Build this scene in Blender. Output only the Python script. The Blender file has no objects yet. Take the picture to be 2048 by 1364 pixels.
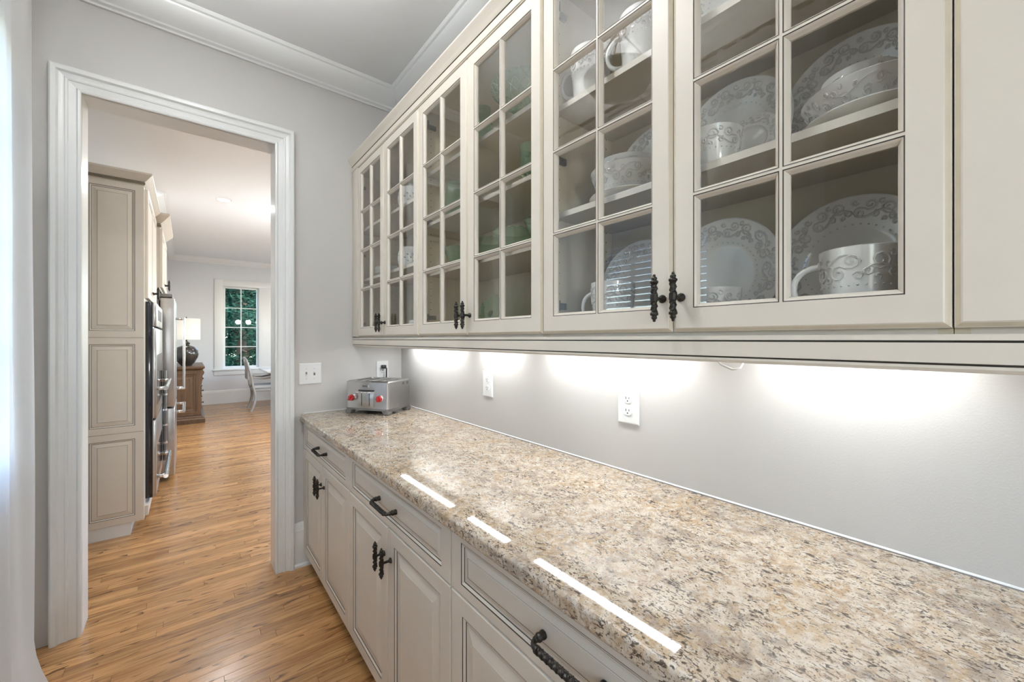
import bpy, bmesh, math, random
from mathutils import Vector, Matrix
random.seed(7)
R = math.radians
PI = math.pi
scene = bpy.context.scene
C = scene.collection

# ------------------------------------------------------------------ camera
CAMZ = 1.365
YAW = 0.6774
cam_d = bpy.data.cameras.new('camera')
cam_d.sensor_width = 36.0
cam_d.lens = 805.72 / 2048 * 36
cam_d.shift_y = (678.2 - 682.0) / 2048
cam_d.clip_start = 0.02
cam = bpy.data.objects.new('camera', cam_d)
cam.location = (0, 0, CAMZ)
cam.rotation_euler = (PI / 2, 0, -YAW)
C.objects.link(cam)
scene.camera = cam

# ------------------------------------------------------------------ view, world, sun
scene.view_settings.view_transform = 'Standard'
scene.view_settings.look = 'None'
scene.view_settings.gamma = 1.0
scene.view_settings.use_curve_mapping = False
scene.view_settings.exposure = 0.42
SKY = 1.5
SUN = 5.0
PANTRY_LAMP = 8.0
FILL_GLOBE = 33.0
FILL_UPLIGHT = 54.0
PENDANT_LAMP = 24.0
KITCHEN_LAMP = 14.0
LED_W_PER_M = 2.8
try:
    scene.cycles.use_denoising = True
    scene.cycles.max_bounces = 6
    scene.cycles.diffuse_bounces = 3
    scene.cycles.glossy_bounces = 3
    scene.cycles.use_adaptive_sampling = True
    scene.cycles.adaptive_threshold = .03
    scene.cycles.transparent_max_bounces = 14
    scene.cycles.transmission_bounces = 8
    scene.cycles.sample_clamp_indirect = 8.0
    scene.cycles.caustics_reflective = False
    scene.cycles.caustics_refractive = False
except Exception:
    pass
world = bpy.data.worlds.new('world')
scene.world = world
world.use_nodes = True
wn = world.node_tree.nodes
wl = world.node_tree.links
wn.clear()
w_out = wn.new('ShaderNodeOutputWorld')
w_bg = wn.new('ShaderNodeBackground')
w_sky = wn.new('ShaderNodeTexSky')
w_sky.sky_type = 'NISHITA'
w_sky.sun_disc = False
w_sky.sun_elevation = R(48)
w_sky.sun_rotation = R(150)
w_bg.inputs['Strength'].default_value = SKY
wl.new(w_sky.outputs[0], w_bg.inputs['Color'])
wl.new(w_bg.outputs[0], w_out.inputs[0])
sun_d = bpy.data.lights.new('sun', 'SUN')
sun_d.energy = SUN
sun_d.angle = R(1.0)
sun = bpy.data.objects.new('sun', sun_d)
sun.rotation_euler = Vector((-0.35, 0.75, -0.95)).to_track_quat('-Z', 'Y').to_euler()
sun.location = (3, -6, 9)
C.objects.link(sun)

# ------------------------------------------------------------------ helpers
class MB:
    def __init__(self):
        self.v = []; self.f = []; self.m = []
    def add(self, vs, fs, mat=0):
        b = len(self.v)
        self.v += [tuple(p) for p in vs]
        for f in fs:
            self.f.append(tuple(b + i for i in f)); self.m.append(mat)
        return self
    def box(self, x0, x1, y0, y1, z0, z1, mat=0):
        vs = [(x, y, z) for x in (x0, x1) for y in (y0, y1) for z in (z0, z1)]
        fs = [(0, 1, 3, 2), (4, 6, 7, 5), (0, 4, 5, 1), (2, 3, 7, 6), (0, 2, 6, 4), (1, 5, 7, 3)]
        return self.add(vs, fs, mat)
    def lathe(self, prof, n=24, c=(0, 0, 0), mat=0, mod=None, M=None, cap=True):
        vs = []; fs = []
        for (r, z) in prof:
            for i in range(n):
                a = 2 * PI * i / n
                rr, zz = (r, z) if mod is None else mod(r, z, a)
                p = Vector((rr * math.cos(a), rr * math.sin(a), zz))
                if M is not None: p = M @ p
                vs.append((p.x + c[0], p.y + c[1], p.z + c[2]))
        k = len(prof)
        for j in range(k - 1):
            for i in range(n):
                a = j * n + i; b = j * n + (i + 1) % n
                fs.append((a, b, b + n, a + n))
        if cap and prof[0][0] > 1e-5: fs.append(tuple(range(n - 1, -1, -1)))
        if cap and prof[-1][0] > 1e-5: fs.append(tuple((k - 1) * n + i for i in range(n)))
        return self.add(vs, fs, mat)
    def tube(self, pts, r, n=6, mat=0, closed=False, up=None):
        P = [Vector(p) for p in pts]
        k = len(P)
        rs = r if isinstance(r, (list, tuple)) else [r] * k
        vs = []; fs = []
        nrm = None
        for i in range(k):
            if closed: t = P[(i + 1) % k] - P[i - 1]
            else: t = P[min(i + 1, k - 1)] - P[max(i - 1, 0)]
            if t.length < 1e-9: t = Vector((0, 0, 1))
            t.normalize()
            if nrm is None:
                u = Vector(up) if up else (Vector((0, 0, 1)) if abs(t.z) < .9 else Vector((1, 0, 0)))
                nrm = u - t * u.dot(t)
            else:
                nrm = nrm - t * nrm.dot(t)
            if nrm.length < 1e-9: nrm = t.orthogonal()
            nrm.normalize()
            b = t.cross(nrm)
            for j in range(n):
                a = 2 * PI * j / n
                vs.append(P[i] + (nrm * math.cos(a) + b * math.sin(a)) * rs[i])
        m = k if closed else k - 1
        for i in range(m):
            for j in range(n):
                a = i * n + j; b = i * n + (j + 1) % n
                a2 = ((i + 1) % k) * n + j; b2 = ((i + 1) % k) * n + (j + 1) % n
                fs.append((a, b, b2, a2))
        if not closed:
            fs.append(tuple(range(n - 1, -1, -1)))
            fs.append(tuple((k - 1) * n + j for j in range(n)))
        return self.add(vs, fs, mat)
    def prism(self, poly, lo, hi, fn, mat=0):
        """poly of (a,b); extruded from lo to hi; fn(a,b,t)->xyz"""
        n = len(poly)
        vs = [fn(a, b, lo) for a, b in poly] + [fn(a, b, hi) for a, b in poly]
        fs = [(i, (i + 1) % n, n + (i + 1) % n, n + i) for i in range(n)]
        fs += [tuple(range(n - 1, -1, -1)), tuple(range(n, 2 * n))]
        return self.add(vs, fs, mat)
    def rings(self, fn, rect, rings, mats, fill=True, back=None):
        """nested rectangles (ia, ib, depth) joined by strips; mats[i] colours strip i, mats[-1] the centre"""
        a0, a1, b0, b1 = rect
        vs = []; fs = []; ms = []
        for ia, ib, d in rings:
            vs += [fn(a0 + ia, b0 + ib, d), fn(a1 - ia, b0 + ib, d), fn(a1 - ia, b1 - ib, d), fn(a0 + ia, b1 - ib, d)]
        for i in range(len(rings) - 1):
            for j in range(4):
                a = 4 * i + j; b = 4 * i + (j + 1) % 4
                fs.append((a, b, b + 4, a + 4)); ms.append(mats[i])
        k = 4 * (len(rings) - 1)
        if fill:
            fs.append((k, k + 1, k + 2, k + 3)); ms.append(mats[-1])
        if back is not None:
            s = len(vs)
            vs += [fn(a0, b0, back), fn(a1, b0, back), fn(a1, b1, back), fn(a0, b1, back)]
            for j in range(4):
                fs.append((j, (j + 1) % 4, s + (j + 1) % 4, s + j)); ms.append(mats[0])
            fs.append((s + 3, s + 2, s + 1, s)); ms.append(mats[1] if len(mats) > 1 else mats[0])
        b0_ = len(self.v)
        self.v += [tuple(p) for p in vs]
        for f, m in zip(fs, ms):
            self.f.append(tuple(b0_ + i for i in f)); self.m.append(m)
        return self
    def mesh(self, name, mats, origin=(0, 0, 0), bevel=0, smooth=35, seg=2, M=None):
        me = bpy.data.meshes.new(name)
        o = Vector(origin)
        vs = [Vector(p) - o for p in self.v]
        if M is not None: vs = [M @ p for p in vs]
        me.from_pydata([tuple(p) for p in vs], [], self.f)
        if not isinstance(mats, (list, tuple)): mats = [mats]
        for m in mats: me.materials.append(MAT[m])
        if len(mats) > 1: me.polygons.foreach_set('material_index', self.m)
        bm = bmesh.new(); bm.from_mesh(me)
        if bevel:
            es = [e for e in bm.edges if len(e.link_faces) == 2 and e.calc_face_angle(0) > R(30)]
            bmesh.ops.bevel(bm, geom=es, offset=bevel, segments=seg, profile=.5, affect='EDGES', clamp_overlap=True)
        bmesh.ops.recalc_face_normals(bm, faces=bm.faces)
        bm.to_mesh(me); bm.free()
        if smooth:
            me.polygons.foreach_set('use_smooth', [True] * len(me.polygons))
            me.set_sharp_from_angle(angle=R(smooth))
        me.update()
        return me
    def obj(self, name, mats, parent=None, bevel=0, smooth=35, seg=2, kind=None, label=None):
        org = parent_origin(parent) if parent else (0, 0, 0)
        me = self.mesh(name, mats, org, bevel, smooth, seg)
        o = bpy.data.objects.new(name, me)
        C.objects.link(o)
        if parent: o.parent = parent
        if kind: o['kind'] = kind
        if label: o['label'] = label
        return o

def parent_origin(p):
    v = Vector((0, 0, 0))
    while p is not None:
        v += Vector(p.location); p = p.parent
    return v
def link(name, me, parent=None, loc=(0, 0, 0), rot=(0, 0, 0), kind=None, label=None):
    o = bpy.data.objects.new(name, me); C.objects.link(o)
    o.parent = parent; o.location = loc; o.rotation_euler = rot
    if kind: o['kind'] = kind
    if label: o['label'] = label
    return o
def tag(o, label, cat, group=None):
    o['label'] = label; o['category'] = cat
    if group: o['group'] = group
    return o
def thing(name, label, cat, loc=(0, 0, 0), group=None):
    o = bpy.data.objects.new(name, None); C.objects.link(o)
    o.empty_display_size = .05
    o.location = loc
    return tag(o, label, cat, group)
def struct(o):
    o['kind'] = 'structure'; return o
def copy_tree(o, parent=None, label=None, loc=None):
    c = o.copy(); C.objects.link(c); c.parent = parent
    if label: c['label'] = label
    if loc is not None: c.location = loc
    for ch in list(o.children): copy_tree(ch, c)
    return c

# ------------------------------------------------------------------ materials
MAT = {}
def mat(name):
    m = bpy.data.materials.new(name); m.use_nodes = True
    nt = m.node_tree; nt.nodes.clear()
    out = nt.nodes.new('ShaderNodeOutputMaterial')
    MAT[name] = m
    return m, nt, out
def nd(nt, t, **k):
    n = nt.nodes.new(t)
    for a, b in k.items(): setattr(n, a, b)
    return n
def simple(name, col, rough=.5, metal=0, noise=0, nscale=20, bump=0, bscale=200, coat=0, spec=.5):
    m, nt, out = mat(name)
    p = nd(nt, 'ShaderNodeBsdfPrincipled')
    p.inputs['Base Color'].default_value = (*col, 1)
    p.inputs['Roughness'].default_value = rough
    p.inputs['Metallic'].default_value = metal
    p.inputs['Coat Weight'].default_value = coat
    p.inputs['Specular IOR Level'].default_value = spec
    g = nd(nt, 'ShaderNodeNewGeometry')
    if noise:
        n = nd(nt, 'ShaderNodeTexNoise'); n.inputs['Scale'].default_value = nscale
        n.inputs['Detail'].default_value = 3
        nt.links.new(g.outputs['Position'], n.inputs['Vector'])
        mr = nd(nt, 'ShaderNodeMapRange'); mr.inputs[3].default_value = 1 - noise; mr.inputs[4].default_value = 1 + noise
        nt.links.new(n.outputs[0], mr.inputs[0])
        mx = nd(nt, 'ShaderNodeMix', data_type='RGBA', blend_type='MULTIPLY'); mx.inputs[0].default_value = 1
        mx.inputs[6].default_value = (*col, 1)
        nt.links.new(mr.outputs[0], mx.inputs[7])
        nt.links.new(mx.outputs[2], p.inputs['Base Color'])
    if bump:
        n2 = nd(nt, 'ShaderNodeTexNoise'); n2.inputs['Scale'].default_value = bscale
        nt.links.new(g.outputs['Position'], n2.inputs['Vector'])
        b = nd(nt, 'ShaderNodeBump'); b.inputs['Strength'].default_value = bump; b.inputs['Distance'].default_value = .002
        nt.links.new(n2.outputs[0], b.inputs['Height'])
        nt.links.new(b.outputs[0], p.inputs['Normal'])
    nt.links.new(p.outputs[0], out.inputs[0])
    return m
def emit(name, col, s):
    m, nt, out = mat(name)
    e = nd(nt, 'ShaderNodeEmission'); e.inputs[0].default_value = (*col, 1); e.inputs[1].default_value = s
    nt.links.new(e.outputs[0], out.inputs[0])
def pane(name, tint, rough=0.0, ior=1.5, refl=1.0):
    m, nt, out = mat(name)
    t = nd(nt, 'ShaderNodeBsdfTransparent'); t.inputs[0].default_value = (*tint, 1)
    g = nd(nt, 'ShaderNodeBsdfGlossy'); g.inputs['Roughness'].default_value = rough
    fr = nd(nt, 'ShaderNodeFresnel'); fr.inputs[0].default_value = ior
    gm = nd(nt, 'ShaderNodeNewGeometry')
    inv = nd(nt, 'ShaderNodeMath', operation='SUBTRACT'); inv.inputs[0].default_value = 1.0   # the two faces of a pane reflect as one
    nt.links.new(gm.outputs['Backfacing'], inv.inputs[1])
    sc = nd(nt, 'ShaderNodeMath', operation='MULTIPLY'); sc.inputs[1].default_value = refl; nt.links.new(inv.outputs[0], sc.inputs[0])
    mu = nd(nt, 'ShaderNodeMath', operation='MULTIPLY', use_clamp=True)
    nt.links.new(sc.outputs[0], mu.inputs[1])
    mx = nd(nt, 'ShaderNodeMixShader')
    nt.links.new(fr.outputs[0], mu.inputs[0]); nt.links.new(mu.outputs[0], mx.inputs[0])
    nt.links.new(t.outputs[0], mx.inputs[1]); nt.links.new(g.outputs[0], mx.inputs[2])
    nt.links.new(mx.outputs[0], out.inputs[0])

simple('wall_paint', (.60, .58, .555), .6, noise=.03, nscale=3, bump=.12, bscale=260)
simple('kitchen_paint', (.72, .725, .735), .6, noise=.02, nscale=3, bump=.08, bscale=260)
simple('ceiling_paint', (.86, .855, .845), .8, bump=.05, bscale=200)
simple('trim_white', (.82, .82, .80), .28, noise=.015, nscale=8)
simple('cream_paint', (.71, .645, .555), .38, noise=.035, nscale=14, bump=.03, bscale=120)
simple('cream_interior', (.66, .575, .425), .5, noise=.04, nscale=20)
simple('glaze_dark', (.030, .022, .014), .6)
simple('glaze_soft', (.20, .165, .115), .55, noise=.3, nscale=40)
simple('edge_shade_tan', (.62, .54, .41), .45, noise=.12, nscale=30)  # shaded side of the door edges, put into the bevel colour
simple('gap_dark', (.10, .085, .065), .7)
simple('bronze', (.030, .026, .022), .42, metal=.55, noise=.5, nscale=150, bump=.25, bscale=400)
simple('steel', (.52, .51, .50), .28, metal=1, noise=.04, nscale=60)
simple('steel_dark', (.22, .215, .21), .35, metal=.9)
simple('chrome', (.80, .80, .80), .12, metal=1)
simple('grey_plastic', (.16, .155, .15), .45)
simple('black_glass', (.006, .008, .016), .06, coat=.5)
simple('black_rubber', (.012, .012, .012), .5)
simple('plate_white', (.84, .84, .83), .35)
simple('slot_dark', (.03, .03, .03), .6)
simple('red_plastic', (.48, .012, .016), .28, coat=.4)
simple('ceramic', (.80, .775, .74), .14, noise=.02, nscale=20, coat=.3)
simple('ceramic_relief', (.66, .635, .605), .22, noise=.05, nscale=60)
simple('ceramic_plain', (.82, .81, .78), .15, coat=.3)
simple('leaf_print', (.10, .14, .085), .35)
simple('rod_metal', (.10, .09, .08), .4, metal=.8)
simple('mattress_grey', (.50, .50, .50), .9, noise=.05, nscale=300)
simple('chair_paint', (.36, .35, .33), .45, noise=.08, nscale=30)
simple('table_white', (.80, .80, .80), .25)
simple('lamp_glaze', (.035, .028, .024), .22, noise=.4, nscale=12, coat=.3)
simple('bark', (.10, .07, .045), .9, noise=.3, nscale=12, bump=.5, bscale=30)
simple('grass_ground', (.06, .10, .03), .95, noise=.3, nscale=6)
simple('siding', (.55, .53, .50), .8)
simple('subfloor', (.10, .06, .03), .9)
emit('led_lens', (1, 1, 1), 3)
emit('can_lens', (1, .96, .90), 14)
pane('glass', (.988, .99, .985), 0, 1.5, 1.7)
pane('window_glass', (.97, .985, .98), 0, 1.45)

def shade_mat():
    m, nt, out = mat('lamp_shade')
    d = nd(nt, 'ShaderNodeBsdfDiffuse'); d.inputs[0].default_value = (.90, .89, .86, 1)
    t = nd(nt, 'ShaderNodeBsdfTranslucent'); t.inputs[0].default_value = (.95, .93, .88, 1)
    mx = nd(nt, 'ShaderNodeMixShader'); mx.inputs[0].default_value = .55
    nt.links.new(d.outputs[0], mx.inputs[1]); nt.links.new(t.outputs[0], mx.inputs[2])
    nt.links.new(mx.outputs[0], out.inputs[0])
shade_mat()
def curtain_mat():
    m, nt, out = mat('sheer')
    d = nd(nt, 'ShaderNodeBsdfDiffuse'); d.inputs[0].default_value = (.95, .95, .95, 1)
    t = nd(nt, 'ShaderNodeBsdfTranslucent'); t.inputs[0].default_value = (.95, .95, .95, 1)
    mx = nd(nt, 'ShaderNodeMixShader'); mx.inputs[0].default_value = .62
    g = nd(nt, 'ShaderNodeNewGeometry')
    w = nd(nt, 'ShaderNodeTexNoise'); w.inputs['Scale'].default_value = 1
    mp = nd(nt, 'ShaderNodeMapping'); mp.inputs['Scale'].default_value = (500, 500, 1400)
    nt.links.new(g.outputs['Position'], mp.inputs[0]); nt.links.new(mp.outputs[0], w.inputs['Vector'])
    b = nd(nt, 'ShaderNodeBump'); b.inputs['Strength'].default_value = .15; b.inputs['Distance'].default_value = .001
    nt.links.new(w.outputs[0], b.inputs['Height']); nt.links.new(b.outputs[0], d.inputs['Normal'])
    nt.links.new(d.outputs[0], mx.inputs[1]); nt.links.new(t.outputs[0], mx.inputs[2])
    nt.links.new(mx.outputs[0], out.inputs[0])
curtain_mat()
def blind_mat():
    m, nt, out = mat('blind_white')
    d = nd(nt, 'ShaderNodeBsdfDiffuse'); d.inputs[0].default_value = (.84, .85, .87, 1)
    t = nd(nt, 'ShaderNodeBsdfTranslucent'); t.inputs[0].default_value = (.85, .87, .90, 1)
    mx = nd(nt, 'ShaderNodeMixShader'); mx.inputs[0].default_value = .35
    nt.links.new(d.outputs[0], mx.inputs[1]); nt.links.new(t.outputs[0], mx.inputs[2])
    nt.links.new(mx.outputs[0], out.inputs[0])
blind_mat()
def green_glass():
    m, nt, out = mat('green_glass')
    t = nd(nt, 'ShaderNodeBsdfTransparent'); t.inputs[0].default_value = (.80, .91, .80, 1)
    d = nd(nt, 'ShaderNodeBsdfDiffuse'); d.inputs[0].default_value = (.42, .56, .40, 1)
    m1 = nd(nt, 'ShaderNodeMixShader'); m1.inputs[0].default_value = .15
    g = nd(nt, 'ShaderNodeBsdfGlossy'); g.inputs['Roughness'].default_value = .05
    fr = nd(nt, 'ShaderNodeFresnel'); fr.inputs[0].default_value = 1.55
    m2 = nd(nt, 'ShaderNodeMixShader')
    nt.links.new(t.outputs[0], m1.inputs[1]); nt.links.new(d.outputs[0], m1.inputs[2])
    gm = nd(nt, 'ShaderNodeNewGeometry')
    inv = nd(nt, 'ShaderNodeMath', operation='SUBTRACT'); inv.inputs[0].default_value = 1.0
    nt.links.new(gm.outputs['Backfacing'], inv.inputs[1])
    mu = nd(nt, 'ShaderNodeMath', operation='MULTIPLY'); nt.links.new(fr.outputs[0], mu.inputs[0]); nt.links.new(inv.outputs[0], mu.inputs[1])
    nt.links.new(mu.outputs[0], m2.inputs[0]); nt.links.new(m1.outputs[0], m2.inputs[1]); nt.links.new(g.outputs[0], m2.inputs[2])
    nt.links.new(m2.outputs[0], out.inputs[0])
green_glass()
def leaf_mat():
    m, nt, out = mat('leaf')
    g = nd(nt, 'ShaderNodeNewGeometry')
    cr = nd(nt, 'ShaderNodeValToRGB')
    cr.color_ramp.elements[0].color = (.007, .026, .018, 1)
    cr.color_ramp.elements[1].color = (.06, .135, .085, 1)
    e = cr.color_ramp.elements.new(.6); e.color = (.02, .068, .044, 1)
    nt.links.new(g.outputs['Random Per Island'], cr.inputs[0])
    d = nd(nt, 'ShaderNodeBsdfDiffuse'); t = nd(nt, 'ShaderNodeBsdfTranslucent')
    mx = nd(nt, 'ShaderNodeMixShader'); mx.inputs[0].default_value = .35
    nt.links.new(cr.outputs[0], d.inputs[0]); nt.links.new(cr.outputs[0], t.inputs[0])
    nt.links.new(d.outputs[0], mx.inputs[1]); nt.links.new(t.outputs[0], mx.inputs[2])
    nt.links.new(mx.outputs[0], out.inputs[0])
leaf_mat()
def wood(name, dark, mid, light, along, spec=.5, rough=.25, flecks=.8, coat=.0, per_piece=True, fine=1.0):
    """plank wood; grain runs along world axis `along`"""
    m, nt, out = mat(name)
    L = nt.links.new
    g = nd(nt, 'ShaderNodeNewGeometry'); oi = nd(nt, 'ShaderNodeObjectInfo')
    rnd = nd(nt, 'ShaderNodeMath', operation='ADD'); L(oi.outputs['Random'], rnd.inputs[0]); L(g.outputs['Random Per Island'], rnd.inputs[1])
    fr = nd(nt, 'ShaderNodeMath', operation='FRACT'); L(rnd.outputs[0], fr.inputs[0])
    off = nd(nt, 'ShaderNodeMath', operation='MULTIPLY'); off.inputs[1].default_value = 37.0; L(fr.outputs[0], off.inputs[0])
    cb = nd(nt, 'ShaderNodeCombineXYZ'); L(off.outputs[0], cb.inputs[0]); L(off.outputs[0], cb.inputs[1]); L(off.outputs[0], cb.inputs[2])
    ad = nd(nt, 'ShaderNodeVectorMath', operation='ADD'); L(g.outputs['Position'], ad.inputs[0]); L(cb.outputs[0], ad.inputs[1])
    def mapped(sl, sx):
        mp = nd(nt, 'ShaderNodeMapping')
        s = [sx, sx, sx]; s['xyz'.index(along)] = sl
        mp.inputs['Scale'].default_value = s; L(ad.outputs[0], mp.inputs[0]); return mp.outputs[0]
    # broad figure
    n1 = nd(nt, 'ShaderNodeTexNoise'); n1.inputs['Scale'].default_value = 1; n1.inputs['Detail'].default_value = 4; n1.inputs['Distortion'].default_value = .6
    L(mapped(1.3, 22 * fine), n1.inputs['Vector'])
    # cathedral rings
    n2 = nd(nt, 'ShaderNodeTexNoise'); n2.inputs['Scale'].default_value = 1; n2.inputs['Detail'].default_value = 1.5
    L(mapped(1.6, 13 * fine), n2.inputs['Vector'])
    ml = nd(nt, 'ShaderNodeMath', operation='MULTIPLY'); ml.inputs[1].default_value = 13; L(n2.outputs[0], ml.inputs[0])
    fc = nd(nt, 'ShaderNodeMath', operation='FRACT'); L(ml.outputs[0], fc.inputs[0])
    rg = nd(nt, 'ShaderNodeMapRange'); rg.inputs[1].default_value = .62; rg.inputs[2].default_value = 1.0; L(fc.outputs[0], rg.inputs[0])
    # pores
    n3 = nd(nt, 'ShaderNodeTexNoise'); n3.inputs['Scale'].default_value = 1; n3.inputs['Detail'].default_value = 3
    L(mapped(9, 190 * fine), n3.inputs['Vector'])
    pr = nd(nt, 'ShaderNodeMapRange'); pr.inputs[1].default_value = .52; pr.inputs[2].default_value = .72; L(n3.outputs[0], pr.inputs[0])
    # streak mask
    n4 = nd(nt, 'ShaderNodeTexNoise'); n4.inputs['Scale'].default_value = 1; n4.inputs['Detail'].default_value = 2
    L(mapped(2.6, 40 * fine), n4.inputs['Vector'])
    sr = nd(nt, 'ShaderNodeMapRange'); sr.inputs[1].default_value = .43; sr.inputs[2].default_value = .58; L(n4.outputs[0], sr.inputs[0])
    a1 = nd(nt, 'ShaderNodeMath', operation='MULTIPLY'); L(rg.outputs[0], a1.inputs[0]); L(sr.outputs[0], a1.inputs[1])
    a2 = nd(nt, 'ShaderNodeMath', operation='MULTIPLY'); L(pr.outputs[0], a2.inputs[0]); a2.inputs[1].default_value = .45
    a3 = nd(nt, 'ShaderNodeMath', operation='MAXIMUM'); L(a1.outputs[0], a3.inputs[0]); L(a2.outputs[0], a3.inputs[1])
    a4 = nd(nt, 'ShaderNodeMath', operation='MULTIPLY'); L(a3.outputs[0], a4.inputs[0]); a4.inputs[1].default_value = flecks
    cr = nd(nt, 'ShaderNodeValToRGB')
    cr.color_ramp.elements[0].position = .3; cr.color_ramp.elements[0].color = (*mid, 1)
    cr.color_ramp.elements[1].position = .7; cr.color_ramp.elements[1].color = (*light, 1)
    L(n1.outputs[0], cr.inputs[0])
    tone = nd(nt, 'ShaderNodeMapRange'); tone.inputs[3].default_value = .76; tone.inputs[4].default_value = 1.18; L(fr.outputs[0], tone.inputs[0])
    mt = nd(nt, 'ShaderNodeMix', data_type='RGBA', blend_type='MULTIPLY'); mt.inputs[0].default_value = 1
    L(cr.outputs[0], mt.inputs[6]); L(tone.outputs[0], mt.inputs[7])
    md = nd(nt, 'ShaderNodeMix', data_type='RGBA'); L(a4.outputs[0], md.inputs[0]); L(mt.outputs[2], md.inputs[6]); md.inputs[7].default_value = (*dark, 1)
    p = nd(nt, 'ShaderNodeBsdfPrincipled'); p.inputs['Roughness'].default_value = rough
    p.inputs['Specular IOR Level'].default_value = spec; p.inputs['Coat Weight'].default_value = coat; p.inputs['Coat Roughness'].default_value = .12
    L(md.outputs[2], p.inputs['Base Color'])
    b = nd(nt, 'ShaderNodeBump'); b.inputs['Strength'].default_value = .12; b.inputs['Distance'].default_value = .001; b.invert = True
    L(a3.outputs[0], b.inputs['Height']); L(b.outputs[0], p.inputs['Normal'])
    L(p.outputs[0], out.inputs[0])
wood('oak_floor', (.075, .028, .009), (.35, .163, .060), (.58, .315, .128), 'x', rough=.22, flecks=1.0)
wood('walnut_brown', (.025, .012, .006), (.085, .042, .018), (.14, .073, .033), 'z', rough=.4, flecks=.6)
def granite_mat():
    m, nt, out = mat('granite')
    L = nt.links.new
    g = nd(nt, 'ShaderNodeNewGeometry')
    fm = nd(nt, 'ShaderNodeMapping'); fm.inputs['Rotation'].default_value = (0, 0, .5); fm.inputs['Scale'].default_value = (1.0, .5, .8)
    L(g.outputs['Position'], fm.inputs[0]); flowv = fm.outputs[0]
    def noise(sc, det=3, dist=0, rough=.55, flow=False):
        n = nd(nt, 'ShaderNodeTexNoise'); n.inputs['Scale'].default_value = sc; n.inputs['Detail'].default_value = det
        n.inputs['Distortion'].default_value = dist; n.inputs['Roughness'].default_value = rough
        L(flowv if flow else g.outputs['Position'], n.inputs['Vector']); return n.outputs[0]
    def rng(x, a, b):
        r = nd(nt, 'ShaderNodeMapRange', interpolation_type='SMOOTHSTEP'); r.inputs[1].default_value = a; r.inputs[2].default_value = b
        L(x, r.inputs[0]); return r.outputs[0]
    def mix(f, a, b):
        x = nd(nt, 'ShaderNodeMix', data_type='RGBA')
        L(f, x.inputs[0])
        for s, k in ((a, 6), (b, 7)):
            if isinstance(s, tuple): x.inputs[k].default_value = (*s, 1)
            else: L(s, x.inputs[k])
        return x.outputs[2]
    def mul(a, b):
        x = nd(nt, 'ShaderNodeMath', operation='MULTIPLY'); L(a, x.inputs[0])
        if isinstance(b, float): x.inputs[1].default_value = b
        else: L(b, x.inputs[1])
        return x.outputs[0]
    base = mix(rng(noise(28, 4, .6), .36, .64), (.62, .53, .42), (.48, .365, .255))
    base = mix(mul(rng(noise(7, 3, .8), .48, .70), .8), base, (.50, .35, .20))
    base = mix(mul(rng(noise(70, 3, .3), .46, .62), .7), base, (.68, .62, .54))
    base = mix(mul(rng(noise(16, 4, 1.2), .50, .68), .6), base, (.28, .225, .19))
    cluster = rng(noise(19, 3, .5), .30, .58)
    sp = mul(rng(noise(135, 4, 1.6, .6, True), .535, .59), cluster)
    base = mix(mul(sp, .95), base, (.055, .038, .030))
    sp3 = rng(noise(70, 3, 1.2, .6, True), .62, .665)
    base = mix(mul(sp3, .92), base, (.06, .045, .036))
    sp2 = rng(noise(280, 2, .5), .60, .67)
    base = mix(mul(sp2, .8), base, (.09, .062, .048))
    p = nd(nt, 'ShaderNodeBsdfPrincipled'); p.inputs['Roughness'].default_value = .03
    p.inputs['Specular IOR Level'].default_value = .6
    L(base, p.inputs['Base Color']); L(p.outputs[0], out.inputs[0])
granite_mat()

# ------------------------------------------------------------------ room constants
XW, YF, YK, XL, YB, ZC = 1.169, 2.6955, 2.83, -.62, -2.0, 3.05
KXL, KXR, KY = -.95, 4.2, 10.5
OXL, OXR, OZ = -.382, .394, 2.497          # cased opening
# ------------------------------------------------------------------ structure
m = MB(); m.box(XL - 1.2, KXR + .15, YB - .15, KY + .2, -.12, -.02)
floor = struct(m.obj('floor', 'subfloor', smooth=0))
m = MB(); m.box(XL - .12, XW + .12, YB - .1, YK, ZC, ZC + .12)
struct(m.obj('ceiling', 'ceiling_paint', smooth=0))
m = MB(); m.box(KXL - .1, KXR + .1, YK, KY + .15, ZC, ZC + .12)
struct(m.obj('ceiling', 'ceiling_paint', smooth=0))
m = MB(); m.box(XW, XW + .12, YB - .1, YK, -.02, ZC)
struct(m.obj('wall_right', 'wall_paint', smooth=0))
m = MB()
JT = .016
m.box(KXL - .1, OXL - JT, YF, YK, -.02, ZC); m.box(OXR + JT, KXR + .1, YF, YK, -.02, ZC); m.box(OXL - JT, OXR + JT, YF, YK, OZ + JT, ZC)
struct(m.obj('wall_far', 'wall_paint', smooth=0))
WY0, WY1, WZ0, WZ1 = 1.08, 2.20, .92, 2.46   # pantry window
VY0, VY1 = -1.40, -.80                      # unseen second pantry window, added behind the camera for daylight
m = MB()
m.box(XL - .14, XL, YB - .1, VY0, -.02, ZC); m.box(XL - .14, XL, VY1, WY0, -.02, ZC); m.box(XL - .14, XL, WY1, YF, -.02, ZC)
for a, b in ((WY0, WY1), (VY0, VY1)):
    m.box(XL - .14, XL, a, b, -.02, WZ0); m.box(XL - .14, XL, a, b, WZ1, ZC)
struct(m.obj('wall_left', 'wall_paint', smooth=0))
m = MB(); m.box(XL - .14, XW + .12, YB - .22, YB, -.02, ZC)
struct(m.obj('wall_back', 'wall_paint', smooth=0))
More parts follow.
